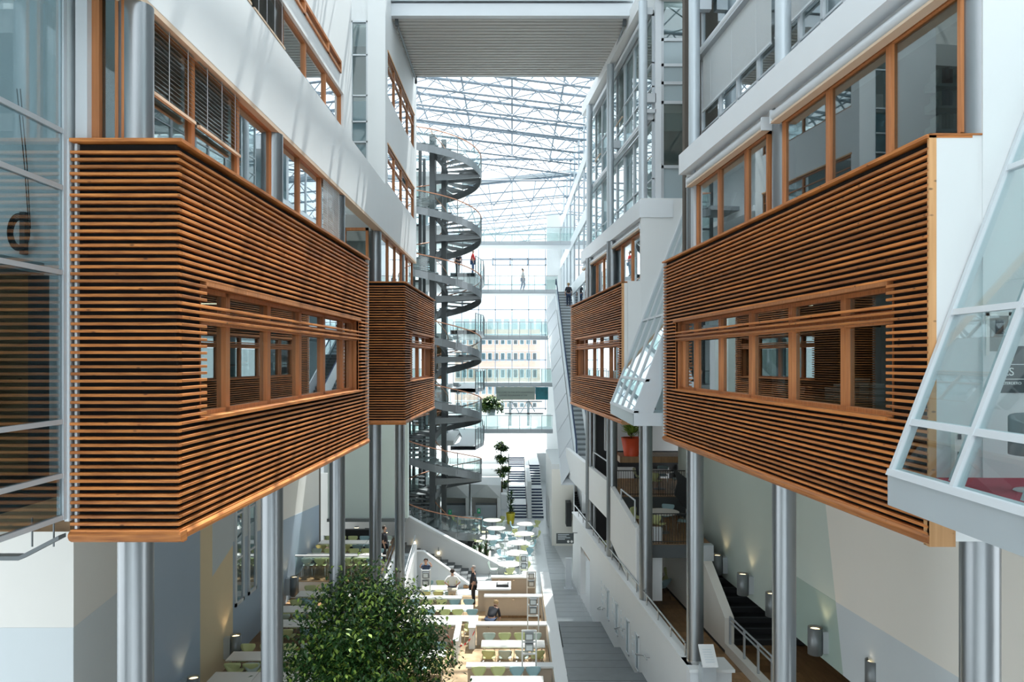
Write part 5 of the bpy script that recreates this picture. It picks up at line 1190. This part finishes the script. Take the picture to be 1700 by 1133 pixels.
# ------------------------------------------------------------------ people
def person(x, y, z, rz, label, top='black', legs='navy', hair='hair', pose='stand', h=1.75, skirtless=False):
    t = thing('person', label, 'person', (x,y,z)); s = h/1.75; cr_, sr_ = cos(rz), sin(rz)
    lean = .9 if pose == 'bend' else 0.
    def W(p):
        px_, py_, pz_ = p[0]*s, p[1]*s, p[2]*s
        if lean and pz_ > .95: dz = pz_-.95; py_, pz_ = py_*cos(lean)-dz*sin(lean), .95+dz*cos(lean)+py_*sin(lean)
        return (px_*cr_-py_*sr_, px_*sr_+py_*cr_, pz_)
    P = {'pelvis':(0,0,.95,.13),'belly':(0,0,1.1,.125),'chest':(0,.0,1.32,.145),'neckb':(0,.0,1.47,.065),'neck':(0,-.01,1.54,.052),'jaw':(0,-.03,1.60,.072),'head':(0,-.015,1.67,.092),'crown':(0,0,1.735,.06),
         'shL':(-.17,0,1.42,.06),'shR':(.17,0,1.42,.06)}
    if pose == 'hips': A = {'elL':(-.36,.08,1.2,.045),'haL':(-.19,-.02,1.04,.032),'elR':(.36,.08,1.2,.045),'haR':(.19,-.02,1.04,.032)}
    elif pose == 'up': A = {'elL':(-.27,-.15,1.40,.042),'haL':(-.18,-.2,1.64,.03),'elR':(.30,-.15,1.45,.042),'haR':(.2,-.2,1.70,.03)}
    elif pose == 'bend': A = {'elL':(-.25,-.25,1.2,.042),'haL':(-.15,-.42,1.05,.03),'elR':(.25,-.25,1.2,.042),'haR':(.15,-.42,1.05,.03)}
    else: A = {'elL':(-.25,.02,1.14,.042),'haL':(-.24,-.05,.88,.03),'elR':(.25,.02,1.14,.042),'haR':(.24,-.05,.88,.03)}
    st_ = .16 if pose == 'walk' else .03
    Lg = {'hipL':(-.09,0,.9,.095),'knL':(-.1,-st_,.5,.065),'anL':(-.1,-st_*.3+.02,.09,.042),'toL':(-.11,-.13-st_*.3,.035,.035),'hipR':(.09,0,.9,.095),'knR':(.1,st_*.4,.5,.065),'anR':(.1,st_+.02,.09,.042),'toR':(.11,-.11+st_,.035,.035)}
    P.update(A); P.update(Lg); names = list(P)
    E = [('pelvis','belly'),('belly','chest'),('chest','neckb'),('neckb','neck'),('neck','jaw'),('jaw','head'),('head','crown'),('chest','shL'),('chest','shR'),('shL','elL'),('elL','haL'),('shR','elR'),('elR','haR'),('pelvis','hipL'),('hipL','knL'),('knL','anL'),('anL','toL'),('pelvis','hipR'),('hipR','knR'),('knR','anR'),('anR','toR')]
    for q in 'LR':                                       # short finger chains
        hx = P['ha'+q]; sgn = -1 if q == 'L' else 1
        for f_ in range(5):
            nm_ = 'f%s%d' % (q, f_); P[nm_] = (hx[0]+(.03*(f_-2)*.5 if f_ < 4 else -sgn*.05), hx[1]+(-.02 if f_ < 4 else -.03), hx[2]-(.10 if f_ < 4 else .04), .009); names.append(nm_); E.append(('ha'+q, nm_))
    def skin(name, keep, mat, grow, parent, clip=None):
        ks = [k for k in names if k in keep]; idx = {k: i for i, k in enumerate(ks)}
        me = bpy.data.meshes.new(name); me.from_pydata([W(P[k][:3]) for k in ks], [(idx[a], idx[b]) for a, b in E if a in idx and b in idx], [])
        o = bpy.data.objects.new(name, me); C.objects.link(o); o.parent = parent; o['_o'] = (0,0,0)
        sk = o.modifiers.new('skin', 'SKIN')
        for i, k in enumerate(ks): r_ = P[k][3]*s*grow; me.skin_vertices[0].data[i].radius = (r_*(1.25 if k in ('chest','pelvis','belly') else 1), r_)
        me.skin_vertices[0].data[0].use_root = True; me.materials.append(M[mat])
        sk.use_smooth_shade = True; sb_ = o.modifiers.new('sub', 'SUBSURF'); sb_.levels = 1; sb_.render_levels = 1
        return o
    skin('body', names, 'skin', 1.0, t)
    skin('shirt', ['pelvis','belly','chest','neckb','shL','shR','elL','elR'], top, 1.18, t)
    skin('trousers', ['pelvis','hipL','hipR','knL','knR','anL','anR'], legs, 1.16, t)
    for q in 'LR': skin('shoe', ['an'+q,'to'+q], 'dark', 1.3, t)
    hd = W((0,.0,1.70)); bm = bmesh.new(); bmesh.ops.create_uvsphere(bm, u_segments=12, v_segments=8, radius=.105*s)
    fwd = W((0,-1,1.70)); f_ = (Vector(fwd)-Vector(hd)).normalized()
    bmesh.ops.delete(bm, geom=[v for v in bm.verts if v.co.dot(f_) > .045*s and v.co.z < .05*s], context='VERTS')
    me = bpy.data.meshes.new('hair'); bm.to_mesh(me); bm.free(); me.materials.append(M[hair]); [setattr(p_, 'use_smooth', True) for p_ in me.polygons]; o = bpy.data.objects.new('hair', me); C.objects.link(o); o.parent = t; o.location = hd
    nm_ = MB()
    for (a, b, c_) in ((0,-.125,1.645),): q = W((a,b,c_)); nm_.tube([q, W((a,-.10,1.68))], .012*s, 6)
    n_ = nm_.build('nose', 'skin', None); n_.parent = t
    for sx in (-1,1):
        q = W((sx*.035,-.105,1.675)); e_ = MB().tube([q, W((sx*.035,-.112,1.675))], .009*s, 6).build('eye', 'dark', None); e_.parent = t
        q = W((sx*.095,-.01,1.66)); e_ = MB().tube([q, W((sx*.108,0,1.67))], .02*s, 6).build('ear', 'skin', None); e_.parent = t
    m_ = MB().tube([W((-.025,-.108,1.605)), W((.025,-.108,1.605))], .006*s, 5).build('mouth', 'book', None); m_.parent = t
    return t
yp = 34.2; p = at(786,0,yp)
person(p[0], yp, FL, -pi/2, 'man in a black shirt and shorts standing side-on by the counter', 'black', 'black', 'greyhair', h=1.82)
wp = person(at(751,0,34.0)[0], 34.0, FL, pi, 'person with a long dark ponytail and white vest standing hands on hips', 'wcloth', 'beigec', 'hair', 'hips', h=1.72)
MB().tube([(.0,.10,1.64),(.0,.16,1.50),(.02,.15,1.25)], .03, 6, r2=.012).build('ponytail', 'hair', None).parent = wp
wp.children[-1].location = (0,-.24,0); MB().box(-.19,.19,-.16,.16,.93,1.0).build('waistband', 'navy', None).parent = wp
person(at(707,0,35.5)[0], 35.5, FL+.1, 0, 'dark haired person in a navy top with raised hands by the white stair', 'navy', 'navy', 'hair', 'up', h=1.7)
person(at(815,0,29.5)[0], 29.5, -11.1, 2.8, 'person in a black shirt with fair hair bending over in a booth', 'black', 'navy', 'blond', 'bend', h=1.75)
person(at(638,0,33.9)[0], 33.9, -9.2, pi/2, 'person in dark clothes standing behind the fourth left column', 'black', 'black', 'hair', h=1.7)
person(at(868,0,60)[0], 60.2, 5.52, pi/2, 'person with white bag walking across the second highest footbridge', 'wcloth', 'jean', 'hair', 'walk', h=1.78)
te = .87; p_ = EA.lerp(EB, te); person(4.25, p_.y, p_.z+.05, pi, 'person in a dark coat with a bag riding the long escalator', 'black', 'navy', 'blond', h=1.75)
person(-6.15, 43.5, 1.83, 2.2, 'person in a white shirt on the gallery beside the small left bay', 'wcloth', 'black', 'greyhair', h=1.78)
person(-6.4, 43.5, 5.5, 1.2, 'person in a grey shirt leaning at the gallery beside the spiral staircase', 'greyfab', 'black', 'hair', h=1.75)
person(-2.6, 50, 5.62, pi/2, 'person in red top on the link to the spiral staircase', 'tape', 'jean', 'hair', h=1.7)
person(-3.6, 50, 5.62, .5, 'person in dark clothes on the link behind the handrail', 'black', 'black', 'hair', h=1.7)
